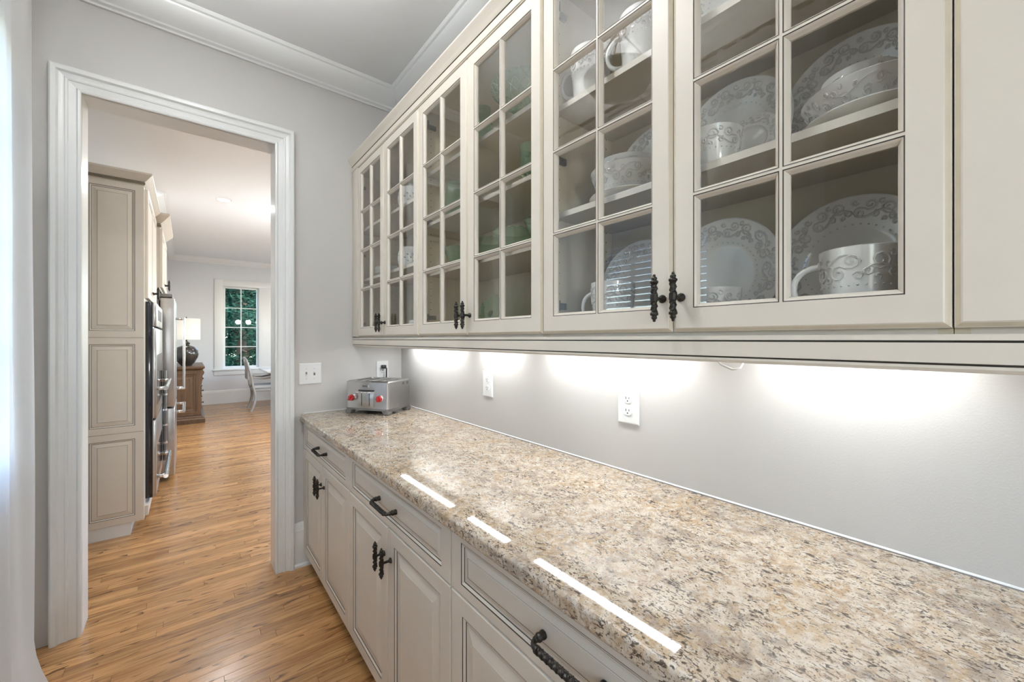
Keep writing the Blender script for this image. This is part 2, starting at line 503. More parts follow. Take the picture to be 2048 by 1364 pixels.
# kitchen shell
m = MB(); m.box(KXL - .12, KXL, YK, 6.0, -.02, ZC); m.box(KXL - .12, -.30, 6.0, KY, -.02, ZC)
struct(m.obj('wall_kitchen_left', 'kitchen_paint', smooth=0))
FW = [(.575, 1.235), (1.555, 2.215)]; FZ0, FZ1 = .735, 2.50
m = MB()
m.box(-.42, FW[0][0], KY, KY + .16, -.02, ZC); m.box(FW[0][1], FW[1][0], KY, KY + .16, -.02, ZC); m.box(FW[1][1], KXR + .1, KY, KY + .16, -.02, ZC)
for a, b in FW:
    m.box(a, b, KY, KY + .16, -.02, FZ0); m.box(a, b, KY, KY + .16, FZ1, ZC)
struct(m.obj('wall_kitchen_far', 'kitchen_paint', smooth=0))
KW = [(3.6, 5.4), (6.4, 8.2)]; KZ0, KZ1 = .95, 2.45  # out-of-view windows added to bring daylight into the kitchen
m = MB()
ys = [YK, 3.6, 5.4, 6.4, 8.2, KY]
for i in (0, 2, 4): m.box(KXR, KXR + .15, ys[i], ys[i + 1], -.02, ZC)
for a, b in KW:
    m.box(KXR, KXR + .15, a, b, -.02, KZ0); m.box(KXR, KXR + .15, a, b, KZ1, ZC)
struct(m.obj('wall_kitchen_right', 'kitchen_paint', smooth=0))

# floor boards -------------------------------------------------------------
PW = .0572
LENS = [.38, .52, .68, .84, 1.05, 1.3]
plank_me = {}
def plank_mb(L, mb=None, x=0, y=0):
    mb = mb or MB()
    c, g = .0009, .0002
    x0, x1, y0, y1 = x + g, x + L - g, y + g, y + PW - g
    vs = [(x0, y0, -.0012), (x1, y0, -.0012), (x1, y1, -.0012), (x0, y1, -.0012),
          (x0 + c, y0 + c, 0), (x1 - c, y0 + c, 0), (x1 - c, y1 - c, 0), (x0 + c, y1 - c, 0),
          (x0, y0, -.019), (x1, y0, -.019), (x1, y1, -.019), (x0, y1, -.019)]
    fs = [(4, 5, 6, 7)] + [(j, (j + 1) % 4, 4 + (j + 1) % 4, 4 + j) for j in range(4)] + [(8 + j, 8 + (j + 1) % 4, (j + 1) % 4, j) for j in range(4)]
    mb.add(vs, fs); return mb
for L_ in LENS: plank_me[L_] = plank_mb(L_).mesh('plank', 'oak_floor', smooth=0)
cs, sn = math.cos(YAW), math.sin(YAW)
def project(x, y, z):
    f = x * sn + y * cs; r = x * cs - y * sn
    if f < .05: return None
    return 1024 + 805.72 * r / f, 678.2 - 805.72 * (z - CAMZ) / f
planks = []
rows = int((KY - YB) / PW) + 1
rr = random.Random(11)
for i in range(rows):
    y = YB + i * PW
    if y + PW > KY + .05: break
    if y + PW <= YF + .01: xa, xb = XL, XW
    elif y < YK: xa, xb = OXL - .02, OXR + .02
    elif y < 6.0: xa, xb = KXL, KXR
    else: xa, xb = -.30, KXR
    x = xa - rr.random() * .8
    while x < xb:
        L_ = rr.choice(LENS)
        planks.append((x, y, L_)); x += L_
def plank_area(x, y, L_):
    vis = 0; n = 7
    for k in range(n):
        px = x + L_ * (k + .5) / n; py = y + PW / 2
        q = project(px, py, 0)
        if q is None: continue
        u, v = q
        if not (98 < u < 760 and v < 1364): continue
        if py < YF + .02 and (px > .60 or px < XL): continue
        if py >= YF and not (176 < u < 545): continue
        if py > 3.86 and px < -.24 - (0 if py < 8.2 else -.45): continue
        f = px * sn + py * cs
        vis += 1 / f ** 3
    return vis * L_ / n
scored = sorted(((plank_area(*p), k) for k, p in enumerate(planks)), reverse=True)
single = set(k for a, k in scored[:300] if a > 0)
rest = MB()
for k, (x, y, L_) in enumerate(planks):
    if k in single:
        link('plank', plank_me[L_], floor, (x, y, 0))
    else:
        x0 = x; L2 = L_
        plank_mb(L2, rest, x0, y)
rest.obj('planks', 'oak_floor', floor, smooth=0, kind='stuff')

# door casing, jambs, crown, baseboards --------------------------------------
CW = .0985
prof = [(0, .0), (0, .013), (.004, .0165), (.010, .0175), (.014, .015), (.016, .012), (.040, .015), (.043, .019), (.049, .021), (.053, .0185), (.062, .019),
        (.070, .022), (.074, .028), (.077, .032), (.092, .033), (CW, .029), (CW, 0)]
def pf(kind):
    def leg(w, d, side, z): return ((OXL - w) if side < 0 else (OXR + w), YF - d, z)
    mb = MB(); n = len(prof)
    if kind in (-1, 1):
        vs = [leg(w, d, kind, 0) for w, d in prof] + [leg(w, d, kind, OZ + w) for w, d in prof]
    else:
        vs = [(OXL - w, YF - d, OZ + w) for w, d in prof] + [(OXR + w, YF - d, OZ + w) for w, d in prof]
    mb.add(vs, [(i, (i + 1) % n, n + (i + 1) % n, n + i) for i in range(n)] + [tuple(range(n)), tuple(range(2 * n - 1, n - 1, -1))])
    return mb
casing = bpy.data.objects.new('trim_1', None); C.objects.link(casing); struct(casing)
pf(-1).obj('casing_leg', 'trim_white', casing, smooth=25)
pf(1).obj('casing_leg', 'trim_white', casing, smooth=25)
pf(0).obj('casing_head', 'trim_white', casing, smooth=25)
for a, b in ((OXL - JT, OXL), (OXR, OXR + JT)):
    m = MB(); m.box(a, b, YF - .004, YK + .012, 0, OZ + JT); m.obj('jamb', 'trim_white', casing, smooth=0)
m = MB(); m.box(OXL, OXR, YF - .004, YK + .012, OZ, OZ + JT); m.obj('jamb', 'trim_white', casing, smooth=0)
def crown(x0, x1, y0, y1, zb, zt, proj, sides, tn):
    h = zt - zb
    pr = [(0, 0), (.10, 0), (.12, .07), (.17, .10), (.24, .12), (.25, .2), (.40, .30), (.62, .52), (.80, .74), (.84, .84), (.93, .87), (1, .97), (1, 1), (0, 1)]
    pts = [(p * proj, zb + q * h) for p, q in pr]; n = len(pts)
    for s in sides:
        if s == 'far': A = [(x0 + p, y1 - p, z) for p, z in pts]; B = [(x1 - p, y1 - p, z) for p, z in pts]
        if s == 'right': A = [(x1 - p, y1 - p, z) for p, z in pts]; B = [(x1 - p, y0 + p, z) for p, z in pts]
        if s == 'left': A = [(x0 + p, y0 + p, z) for p, z in pts]; B = [(x0 + p, y1 - p, z) for p, z in pts]
        if s == 'back': A = [(x0 + p, y0 + p, z) for p, z in pts]; B = [(x1 - p, y0 + p, z) for p, z in pts]
        mb = MB(); mb.add(A + B, [(i, (i + 1) % n, n + (i + 1) % n, n + i) for i in range(n)] + [tuple(range(n)), tuple(range(2 * n - 1, n - 1, -1))])
        struct(mb.obj('trim_%d' % tn, 'trim_white', smooth=30)); tn += 1
    return tn
tn = crown(XL, XW, YB, YF, 2.925, ZC - .001, .118, ('far', 'right', 'left', 'back'), 2)
tn = crown(-.30, KXR, 6.0, KY, 2.945, ZC - .001, .10, ('far', 'left'), tn)
def base(name, poly, fn, lo, hi): 
    mb = MB(); mb.prism(poly, lo, hi, fn); return struct(mb.obj(name, 'trim_white', smooth=25))
bbp = lambda h: [(0, 0), (.016, 0), (.016, h - .045), (.013, h - .04), (.013, h - .018), (.006, h), (0, h)]
base('baseboard_far', bbp(.262), lambda a, b, t: (t, YF - a, b), OXR + CW + .001, .62)
base('baseboard_left', bbp(.262), lambda a, b, t: (XL + a, t, b), YB, YF - .002)
base('baseboard_kitchen_far', bbp(.285), lambda a, b, t: (t, KY - a, b), -.29, KXR)
base('baseboard_kitchen_left', bbp(.285), lambda a, b, t: (-.30 + a, t, b), 6.0, KY - .02)
m = MB(); m.prism([(0, 0), (.013, 0), (.012, .012), (.006, .018), (0, .02)], OXR + CW + .001, .6, lambda a, b, t: (t, YF - .016 - a, b))
struct(m.obj('trim_%d' % tn, 'trim_white', smooth=30)); tn += 1

# windows --------------------------------------------------------------------
def sash_window(name, fn, a0, a1, z0, z1, cols, rows_, fr=.035, mun=.016, d=.06, label=None):
    """fn(a, depth, z); depth grows outward from the inner wall face"""
    w = bpy.data.objects.new(name, None); C.objects.link(w); struct(w)
    def bx(mb, aa, ab, da, db, za, zb):
        p, q = fn(aa, da, za), fn(ab, db, zb)
        mb.box(min(p[0], q[0]), max(p[0], q[0]), min(p[1], q[1]), max(p[1], q[1]), min(p[2], q[2]), max(p[2], q[2]))
    mb = MB()
    bx(mb, a0, a0 + fr, d, d + .045, z0, z1); bx(mb, a1 - fr, a1, d, d + .045, z0, z1)
    bx(mb, a0 + fr, a1 - fr, d, d + .045, z0, z0 + fr); bx(mb, a0 + fr, a1 - fr, d, d + .045, z1 - fr, z1)
    mb.obj('sash_frame', 'trim_white', w, bevel=.003)
    ia0, ia1, iz0, iz1 = a0 + fr, a1 - fr, z0 + fr, z1 - fr
    for c in range(1, cols):
        a = ia0 + (ia1 - ia0) * c / cols
        mb = MB(); bx(mb, a - mun / 2, a + mun / 2, d + .006, d + .034, iz0, iz1); mb.obj('muntin', 'trim_white', w, smooth=0)
    for r_ in range(1, rows_):
        z = iz0 + (iz1 - iz0) * r_ / rows_
        mb = MB(); bx(mb, ia0, ia1, d + .007, d + .033, z - mun / 2, z + mun / 2); mb.obj('muntin', 'trim_white', w, smooth=0)
    for c in range(cols):
        for r_ in range(rows_):
            ca, cb = ia0 + (ia1 - ia0) * c / cols, ia0 + (ia1 - ia0) * (c + 1) / cols
            za, zb = iz0 + (iz1 - iz0) * r_ / rows_, iz0 + (iz1 - iz0) * (r_ + 1) / rows_
            mb = MB(); bx(mb, ca, cb, d + .018, d + .022, za, zb); mb.obj('pane', 'window_glass', w, smooth=0)
    # jamb liner
    mb = MB(); t = .012
    bx(mb, a0 - t, a0, 0, .15, z0 - t, z1 + t); bx(mb, a1, a1 + t, 0, .15, z0 - t, z1 + t)
    bx(mb, a0, a1, 0, .15, z1, z1 + t); bx(mb, a0, a1, 0, .15, z0 - t, z0)
    mb.obj('jamb_liner', 'trim_white', w, smooth=0)
    return w, bx
ffar = lambda a, d, z: (a, KY + d, z)
w1, bxw = sash_window('window_1', ffar, FW[0][0] + .012, FW[0][1] - .012, FZ0 + .012, FZ1 - .012, 2, 4)
w2, _ = sash_window('window_2', ffar, FW[1][0] + .012, FW[1][1] - .012, FZ0 + .012, FZ1 - .012, 2, 4)
m = MB(); bxw(m, .43, FW[0][0] + .005, -.022, 0, FZ0 - .01, 2.625); bxw(m, FW[0][0] + .005, FW[1][1] + .13, -.022, 0, FZ1 - .005, 2.625); 
m.obj('window_casing', 'trim_white', w1, bevel=.003)
m = MB(); bxw(m, FW[0][1] - .005, FW[1][0] + .005, -.022, 0, FZ0 - .01, FZ1 - .005); m.obj('mullion_panel', 'trim_white', w1, bevel=.003)
m = MB(); bxw(m, .40, FW[1][1] + .16, -.06, .03, .700, .728); m.obj('window_sill', 'trim_white', w1, bevel=.004)
m = MB(); bxw(m, .425, FW[1][1] + .13, -.02, 0, .60, .700); m.obj('window_apron', 'trim_white', w1, bevel=.003)
m = MB(); m.tube([(.905, KY + .05, .775), (.935, KY + .03, .778), (.965, KY + .035, .782)], .006, 6); m.obj('crank_handle', 'plate_white', w1)
frt = lambda a, d, z: (KXR + d, a, z)
for i, (a, b) in enumerate(KW): sash_window('window_%d' % (3 + i), frt, a + .012, b - .012, KZ0 + .012, KZ1 - .012, 3, 2)  # added side windows, unseen, for daylight
flf = lambda a, d, z: (XL - d, a, z)
w5, bx5 = sash_window('window_5', flf, WY0 + .012, WY1 - .012, WZ0 + .012, WZ1 - .012, 4, 4)
sash_window('window_6', flf, VY0 + .012, VY1 - .012, WZ0 + .012, WZ1 - .012, 2, 4)  # unseen, added to let more daylight into the pantry
def portal(x, y, z, w, h, d):
    pd = bpy.data.lights.new('window_portal', 'AREA'); pd.shape = 'RECTANGLE'; pd.size = w; pd.size_y = h
    pd.cycles.is_portal = True
    po = bpy.data.objects.new('window_portal', pd); po.location = (x, y, z)
    po.rotation_euler = Vector(d).to_track_quat('-Z', 'Z' if abs(d[2]) < .5 else 'Y').to_euler(); C.objects.link(po)
portal(XL - .16, (VY0 + VY1) / 2, (WZ0 + WZ1) / 2, VY1 - VY0, WZ1 - WZ0, (1, 0, 0))
portal(XL - .16, (WY0 + WY1) / 2, (WZ0 + WZ1) / 2, WY1 - WY0, WZ1 - WZ0, (1, 0, 0))
for a, b in KW: portal(KXR + .16, (a + b) / 2, (KZ0 + KZ1) / 2, b - a, KZ1 - KZ0, (-1, 0, 0))
for a, b in FW: portal((a + b) / 2, KY + .17, (FZ0 + FZ1) / 2, b - a, FZ1 - FZ0, (0, -1, 0))
m = MB()
for a, b in ((WY0 - .085, WY0 + .005), (WY1 - .005, WY1 + .085)): bx5(m, a, b, -.02, 0, WZ0 - .02, WZ1 + .085)
bx5(m, WY0 + .005, WY1 - .005, -.02, 0, WZ1 - .005, WZ1 + .085)
m.obj('window_casing', 'trim_white', w5, bevel=.003)
m = MB(); bx5(m, WY0 - .11, WY1 + .11, -.05, .02, WZ0 - .045, WZ0 - .02); m.obj('window_sill', 'trim_white', w5, bevel=.003)

# ------------------------------------------------------------------ hardware meshes
def rope(mb, p0, p1, r, turns, lobes=3, n=12, k=40, mat=0):
    p0, p1 = Vector(p0), Vector(p1); t = (p1 - p0).normalized()
    u = t.orthogonal().normalized(); b = t.cross(u)
    vs = []; fs = []
    for i in range(k + 1):
        s = i / k; c = p0.lerp(p1, s)
        for j in range(n):
            a = 2 * PI * j / n
            rad = r * (1 + .30 * math.cos(lobes * (a - turns * 2 * PI * s / lobes * 1.0)))
            vs.append(c + (u * math.cos(a) + b * math.sin(a)) * rad)
    for i in range(k):
        for j in range(n):
            fs.append((i * n + j, i * n + (j + 1) % n, (i + 1) * n + (j + 1) % n, (i + 1) * n + j))
    fs.append(tuple(range(n - 1, -1, -1))); fs.append(tuple(k * n + j for j in range(n)))
    mb.add(vs, fs, mat)
def door_pull_mesh():
    mb = MB(); X = -.034
    rope(mb, (X, 0, -.032), (X, 0, .032), .0062, 5, k=30, n=10)
    for s in (-1, 1):
        pr = [(.0052, .030), (.0085, .0325), (.0092, .035), (.0085, .0375), (.0058, .039), (.0056, .041), (.0066, .043), (.0052, .046), (.003, .0475), (.0035, .0495), (.0022, .052), (0, .0525)]
        mb.lathe([(r, s * z) for r, z in pr], 10, (X, 0, 0))
    mb.lathe([(.0064, -.008), (.0082, -.0075), (.0088, 0), (.0082, .0075), (.0064, .008)], 10, (X, 0, 0))
    M = Matrix.Rotation(-PI / 2, 4, 'Y')
    mb.lathe([(.0095, 0), (.0098, .002), (.0085, .005), (.0052, .007), (.0042, .012), (.0042, .026), (.0055, .030), (.0055, .034)], 10, (0, 0, 0), M=M)
    return mb.mesh('pull_handle', 'bronze', smooth=50)
def drawer_pull_mesh():
    mb = MB(); X = -.036; h = .075
    M = Matrix.Rotation(-PI / 2, 4, 'Y')
    for s in (-1, 1):
        mb.lathe([(.0088, 0), (.0092, .004), (.0075, .008), (.0085, .011), (.0092, .014), (.0080, .017), (.0058, .019), (.0066, .022), (.0056, .025)], 12, (0, s * h, 0), M=M)
        pts = []
        for i in range(7):
            a = PI / 2 * i / 6
            pts.append((-.022 - .014 * math.sin(a), s * (h - .014 * (1 - math.cos(a))), -.002 * math.sin(a)))
        mb.tube(pts, .0052, 10)
        mb.lathe([(.0055, -.004), (.0080, -.003), (.0080, .003), (.0055, .004)], 10, (X, s * (h - .019), -.002), M=Matrix.Rotation(PI / 2, 4, 'X'))
    rope(mb, (X, -h + .018, -.002), (X, h - .018, -.002), .0063, 9, lobes=3, n=12, k=54)
    return mb.mesh('drawer_pull', 'bronze', smooth=50)
PULL = door_pull_mesh(); DPULL = drawer_pull_mesh()

# ------------------------------------------------------------------ upper cabinets
UX = .832; UB = 1.381; UT = 2.443
CU = ('cream_paint', 'edge_shade_tan', 'glaze_dark', 'glaze_soft')
def glass_door(cab, y0, y1, pull_y):
    fn = lambda a, b, d: (UX + d, a, b)
    rect = (y0 + .0010, y1 - .0010, UB, UT)
    si, bi = .047, .0505
    mb = MB()
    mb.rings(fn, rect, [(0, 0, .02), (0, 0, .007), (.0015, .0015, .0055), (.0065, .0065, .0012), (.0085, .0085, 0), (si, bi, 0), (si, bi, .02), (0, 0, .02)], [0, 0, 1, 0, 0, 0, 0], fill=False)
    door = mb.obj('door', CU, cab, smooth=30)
    oy0, oy1, oz0, oz1 = rect[0] + si, rect[1] - si, rect[2] + bi, rect[3] - bi
    fl = .0052
    for k in range(1, 4):
        z = oz0 + (oz1 - oz0) * k / 4
        mb = MB(); mb.box(UX + .0012, UX + .0195, oy0, oy1, z - fl / 2, z + fl / 2); mb.obj('muntin', 'cream_paint', door, smooth=0)
    ym = (oy0 + oy1) / 2
    mb = MB(); mb.box(UX + .0010, UX + .0193, ym - fl / 2, ym + fl / 2, oz0, oz1); mb.obj('muntin', 'cream_paint', door, smooth=0)
    for c in range(2):
        for r_ in range(4):
            a0 = oy0 if c == 0 else ym + fl / 2; a1 = ym - fl / 2 if c == 0 else oy1
            b0 = oz0 + (oz1 - oz0) * r_ / 4 + (fl / 2 if r_ else 0); b1 = oz0 + (oz1 - oz0) * (r_ + 1) / 4 - (fl / 2 if r_ < 3 else 0)
            mb = MB(); W = .0092
            mb.rings(fn, (a0, a1, b0, b1), [(0, 0, .0006), (.0019, .0019, .0012), (W * .55, W * .55, .0045), (W, W, .0112), (W, W, .016), (0, 0, .016), (0, 0, .0008)], [2, 0, 0, 0, 0, 0], fill=False)
            for (ca, sa) in ((a0, 1), (a1, -1)):
                for (cb, sb) in ((b0, 1), (b1, -1)):
                    t = .0005
                    def q(u, off): return (UX + (.0012 if u < .5 else .0107 - .0003), ca + sa * (u * W) + sa * off, cb + sb * (u * W) - sb * off)
                    mb.add([q(0, -t), q(0, t), q(1, t), q(1, -t)], [(0, 1, 2, 3)], 3)
            mb.obj('glazing_bead', CU, door, smooth=0)
            mb = MB(); mb.box(UX + .0120, UX + .0150, a0 + .004, a1 - .004, b0 + .004, b1 - .004); mb.obj('glass_pane', 'glass', door, smooth=0)
    link('pull_handle', PULL, door, Vector((UX, pull_y, 1.455)) - parent_origin(door))
    return door
def solid_door(cab, y0, y1, pull_y):
    fn = lambda a, b, d: (UX + d, a, b)
    mb = MB()
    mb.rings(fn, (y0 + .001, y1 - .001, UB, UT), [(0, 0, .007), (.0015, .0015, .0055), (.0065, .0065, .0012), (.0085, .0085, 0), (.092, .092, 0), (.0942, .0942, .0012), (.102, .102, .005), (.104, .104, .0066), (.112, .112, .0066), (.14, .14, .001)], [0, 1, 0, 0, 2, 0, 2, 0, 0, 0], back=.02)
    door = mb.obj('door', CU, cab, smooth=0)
    link('pull_handle', PULL, door, Vector((UX, pull_y, 1.455)) - parent_origin(door))
def upper_cabinet(y1, y0, door_hi, shelves, label, interior='cream_interior', solid=False):
    """y1 far end, y0 near end"""
    cab = thing('glass_door_cabinet', label, 'cabinet', ((UX + XW) / 2, (y0 + y1) / 2, 1.368), 'glass door wall cabinets')
    F = .8525; T = .016
    m = MB(); m.box(1.1500, 1.1660, y0 + T, y1 - T, 1.386, 2.43); m.obj('back_panel', interior, cab, smooth=0)
    m = MB(); m.box(F, 1.1660, y1 - T, y1 - .0005, 1.369, 2.4435); m.obj('side_panel', interior, cab, smooth=0)
    m = MB(); m.box(F, 1.1660, y0 + .0005, y0 + T, 1.369, 2.4435); m.obj('side_panel', interior, cab, smooth=0)
    m = MB(); m.box(F, 1.1660, y0 + T, y1 - T, 1.369, 1.386); m.obj('bottom_panel', 'cream_paint', cab, smooth=0)
    m = MB(); m.box(F, 1.1660, y0 + T, y1 - T, 2.43, 2.4435); m.obj('top_panel', interior, cab, smooth=0)
    for z in shelves:
        m = MB(); m.box(.8735, 1.1495, y0 + T + .0005, y1 - T - .0005, z - .0155, z)
        m.box(.8715, .8735, y0 + T + .0005, y1 - T - .0005, z - .0158, z + .0002, 1)
        m.obj('shelf', (interior, 'cream_paint'), cab, smooth=0)
    mb = MB()
    z = 1.44
    while z < 2.38:
        for x in (.889, 1.118):
            for yy, s in ((y1 - T, -1), (y0 + T, 1)):
                mb.add([(x + .0024 * math.cos(k * PI / 3), yy + s * .0004, z + .0024 * math.sin(k * PI / 3)) for k in range(6)], [(0, 1, 2, 3, 4, 5)])
        z += .032
    mb.obj('peg_holes', 'slot_dark', cab, smooth=0, kind='stuff')
    for zz in (1.465, 1.91, 2.355):
        for yy, s in ((y1 - T, -1), (y0 + T, 1)):
            m = MB(); m.box(.862, .912, min(yy, yy + s * .012), max(yy, yy + s * .012), zz - .010, zz + .010)
            m.box(.853, .866, min(yy, yy + s * .03), max(yy, yy + s * .03), zz - .016, zz + .016)
            m.obj('hinge', 'steel_dark', cab, bevel=.002)
    if door_hi < y1 - .01:
        m = MB(); m.box(UX, F, door_hi + .001, y1 - .0005, UB, UT); m.obj('filler_stile', 'cream_paint', cab, bevel=.001)
    ymid = y0 + (door_hi - y0) / 2
    (solid_door if solid else glass_door)(cab, ymid, door_hi, ymid + .022)
    (solid_door if solid else glass_door)(cab, y0, ymid, ymid - .022)
    return cab
S2 = (1.745, 2.066)
upper_cabinet(2.692, 1.730, 2.580, S2, 'cream wall cabinet with leaf-painted crockery, the one against the grey end wall')
upper_cabinet(1.730, .891, 1.730, (1.672, 1.903, 2.136), 'cream wall cabinet with green pressed glass behind its paned doors')
upper_cabinet(.891, .0525, .891, S2, 'cream wall cabinet full of white scroll-embossed dishes')
upper_cabinet(.0525, -.786, .0525, S2, 'plain cream wall cabinet door filling the right edge', solid=True)
# crown on cabinets and light rail under them
CY0, CY1 = -.786, 2.693
lr = [(.8335, 1.372), (.8335, 1.3632), (.8365, 1.3625), (.8365, 1.3605), (.8345, 1.3600), (.8345, 1.3312), (.8375, 1.3306), (.8375, 1.3284), (.8365, 1.3278), (.8365, 1.3235), (.8395, 1.3190), (.8450, 1.3180), (.8540, 1.3180), (.8540, 1.372)]
mb = MB(); n = len(lr)
mb.add([(x, CY0, z) for x, z in lr] + [(x, CY1, z) for x, z in lr], [])
for i in range(n):
    j = (i + 1) % n
    dark = i in (1, 2, 3, 6, 7)
    mb.f.append((i, j, n + j, n + i)); mb.m.append(1 if dark else 0)
mb.f += [tuple(range(n)), tuple(range(2 * n - 1, n - 1, -1))]; mb.m += [0, 0]
rail = mb.obj('light_rail', ('cream_paint', 'glaze_dark'), smooth=0)
tag(rail, 'long cream valance with two dark lines under the wall cabinets', 'valance')
cp = [(.870, 2.4442), (.8335, 2.4442), (.8330, 2.4475), (.8300, 2.4485), (.8290, 2.4740), (.8305, 2.4755), (.8305, 2.4775), (.8275, 2.4785), (.8250, 2.4830), (.8195, 2.4950), (.8120, 2.5080), (.8070, 2.5160), (.8050, 2.5200), (.8050, 2.5260), (.870, 2.5260)]
mb = MB(); n = len(cp)
mb.add([(x, CY0, z) for x, z in cp] + [(x, CY1, z) for x, z in cp], [])
for i in range(n):
    j = (i + 1) % n
    mb.f.append((i, j, n + j, n + i)); mb.m.append(2 if i in (5, ) else (1 if i in (4, 6) else 0))
mb.f += [tuple(range(n)), tuple(range(2 * n - 1, n - 1, -1))]; mb.m += [0, 0]
tag(mb.obj('cabinet_crown', ('cream_paint', 'glaze_soft', 'glaze_dark'), smooth=0), 'cream crown moulding along the top of the wall cabinets', 'moulding')

# under-cabinet light bars ---------------------------------------------------
LEDX = 1.092
leds = [(1.862, 2.49, 'the far bar nearest the toaster'), (1.385, 1.69, 'the short middle bar'), (.60, 1.198, 'the long bar above the near outlet'), (.06, .40, 'the bar at the right edge')]
for a, b, nm in leds:
    t = thing('light_bar', 'white light bar under the wall cabinets, ' + nm, 'light', (LEDX, (a + b) / 2, 1.369), 'under-cabinet light bars')
    m = MB(); m.box(LEDX - .024, LEDX + .024, a - .01, b + .01, 1.352, 1.3685); m.obj('housing', 'plate_white', t, bevel=.002)
    m = MB(); m.box(LEDX - .018, LEDX + .018, a, b, 1.3500, 1.3519); m.obj('lens', 'led_lens', t, smooth=0)
    ld = bpy.data.lights.new('light_bar_lamp', 'AREA'); ld.shape = 'RECTANGLE'; ld.size = .034; ld.size_y = b - a
    ld.energy = LED_W_PER_M * (b - a); ld.spread = R(180); ld.color = (.95, .98, 1)
    lo = bpy.data.objects.new('light_bar_lamp', ld); C.objects.link(lo); lo.parent = t
    lo.location = (0, 0, 1.3495 - 1.369)
# loose white wires
m = MB(); m.tube([(1.10, .507, 1.352), (1.09, .50, 1.318), (1.08, .475, 1.298), (1.075, .445, 1.288), (1.08, .428, 1.292), (1.09, .424, 1.310), (1.10, .44, 1.352)], .0028, 8)
tag(m.obj('wire', 'plate_white', smooth=60), 'white wire loop drooping under the valance right of the outlet', 'wire')
m = MB(); m.tube([(1.12, 1.735, 1.352), (1.12, 1.73, 1.318), (1.12, 1.715, 1.306), (1.12, 1.70, 1.312), (1.12, 1.695, 1.352)], .0025, 8)
tag(m.obj('wire', 'plate_white', smooth=60), 'small white wire loop under the valance above the far outlet', 'wire')

# ------------------------------------------------------------------ base cabinets
BX = .545
fb = lambda a, b, d: (BX + d, a, b)
DRW = [(0, 0, .006), (.002, .002, .001), (.004, .004, 0), (.050, .028, 0), (.0522, .0302, .0012), (.0585, .0365, .0045), (.0602, .0382, .0058), (.066, .044, .0058), (.078, .056, .0022), (.0792, .0572, .0026), (.0805, .0585, .0018)]
DRM = [0, 0, 0, 2, 0, 2, 0, 0, 3, 0, 0]
DOR = [(0, 0, .006), (.002, .002, .001), (.004, .004, 0), (.056, .048, 0), (.0583, .0503, .0012), (.0655, .0575, .005), (.0673, .0593, .0066), (.074, .066, .0066), (.102, .094, .0012), (.103, .095, .0006)]
DOM = [0, 0, 0, 2, 0, 2, 0, 0, 0, 0]
def base_cabinet(y1, y0, label, filler=0):
    cab = thing('base_cabinet', label, 'cabinet', ((BX + XW) / 2, (y0 + y1) / 2, 0), 'base cabinets under the counter')
    m = MB(); m.box(BX + .0205, 1.1655, y0 + .0005, y1 + filler - .0005, .086, .8735); m.obj('body', 'cream_paint', cab, smooth=0)
    if filler:
        m = MB(); m.box(BX, BX + .02, y1 + .001, y1 + filler - .0005, .086, .8735); m.obj('filler_stile', 'cream_paint', cab, bevel=.001)
    m = MB(); m.box(BX + .075, BX + .093, y0 + .0005, y1 + filler - .0005, .0005, .0855); m.obj('toe_kick', 'cream_paint', cab, smooth=0)
    m = MB(); m.rings(fb, (y0 + .0015, y1 - .0015, .7085, .8715), DRW, DRM, back=.02); dr = m.obj('drawer_front', CU, cab, smooth=0)
    ym = (y0 + y1) / 2
    link('drawer_pull', DPULL, dr, Vector((BX, ym, .785)) - parent_origin(dr))
    for a, b, py in ((ym, y1, ym + .030), (y0, ym, ym - .030)):
        m = MB(); m.rings(fb, (a + .0015, b - .0015, .087, .7055), DOR, DOM, back=.02); d = m.obj('door', CU, cab, smooth=0)
        link('pull_handle', PULL, d, Vector((BX, py, .603)) - parent_origin(d))
    return cab
base_cabinet(2.676, 1.8075, 'cream base cabinet at the far end, beside the doorway', .016)
base_cabinet(1.8075, .9375, 'cream base cabinet with twisted pulls, second from the doorway')
base_cabinet(.9375, .0675, 'cream base cabinet cut off by the bottom of the picture')
base_cabinet(.0675, -.8025, 'cream base cabinet under the nearest end of the counter')

# granite counter
def counter():
    t = thing('countertop', 'polished beige speckled granite countertop over the base cabinets', 'countertop', (.84, .95, .874))
    y0, y1, x0, x1, r = -.82, 2.6925, .5185, 1.1665, .028
    poly = [(x1, y1), (x0 + r, y1)]
    for k in range(1, 9):
        a = PI / 2 + PI / 2 * k / 8
        poly.append((x0 + r + r * math.cos(a), y1 - r + r * math.sin(a)))
    poly += [(x0, y0), (x1, y0)]
    mb = MB(); mb.prism(poly, .8742, .914, lambda a, b, z: (a, b, z))
    mb.obj('slab', 'granite', t, bevel=.010, seg=5, smooth=0)
    mb = MB(); mb.prism([(0, 0), (.0035, 0), (.0025, .0016), (.0012, .003), (0, .0035)], y0, y1, lambda a, b, s: (XW - .0003 - a, s, .9142 + b)); 
    mb.prism([(0, 0), (.003, 0), (.002, .0015), (0, .003)], x0 + .03, x1 - .01, lambda a, b, s: (s, YF - .0003 - a, .9142 + b))
    mb.obj('caulk_bead', 'plate_white', t, smooth=40)
counter()

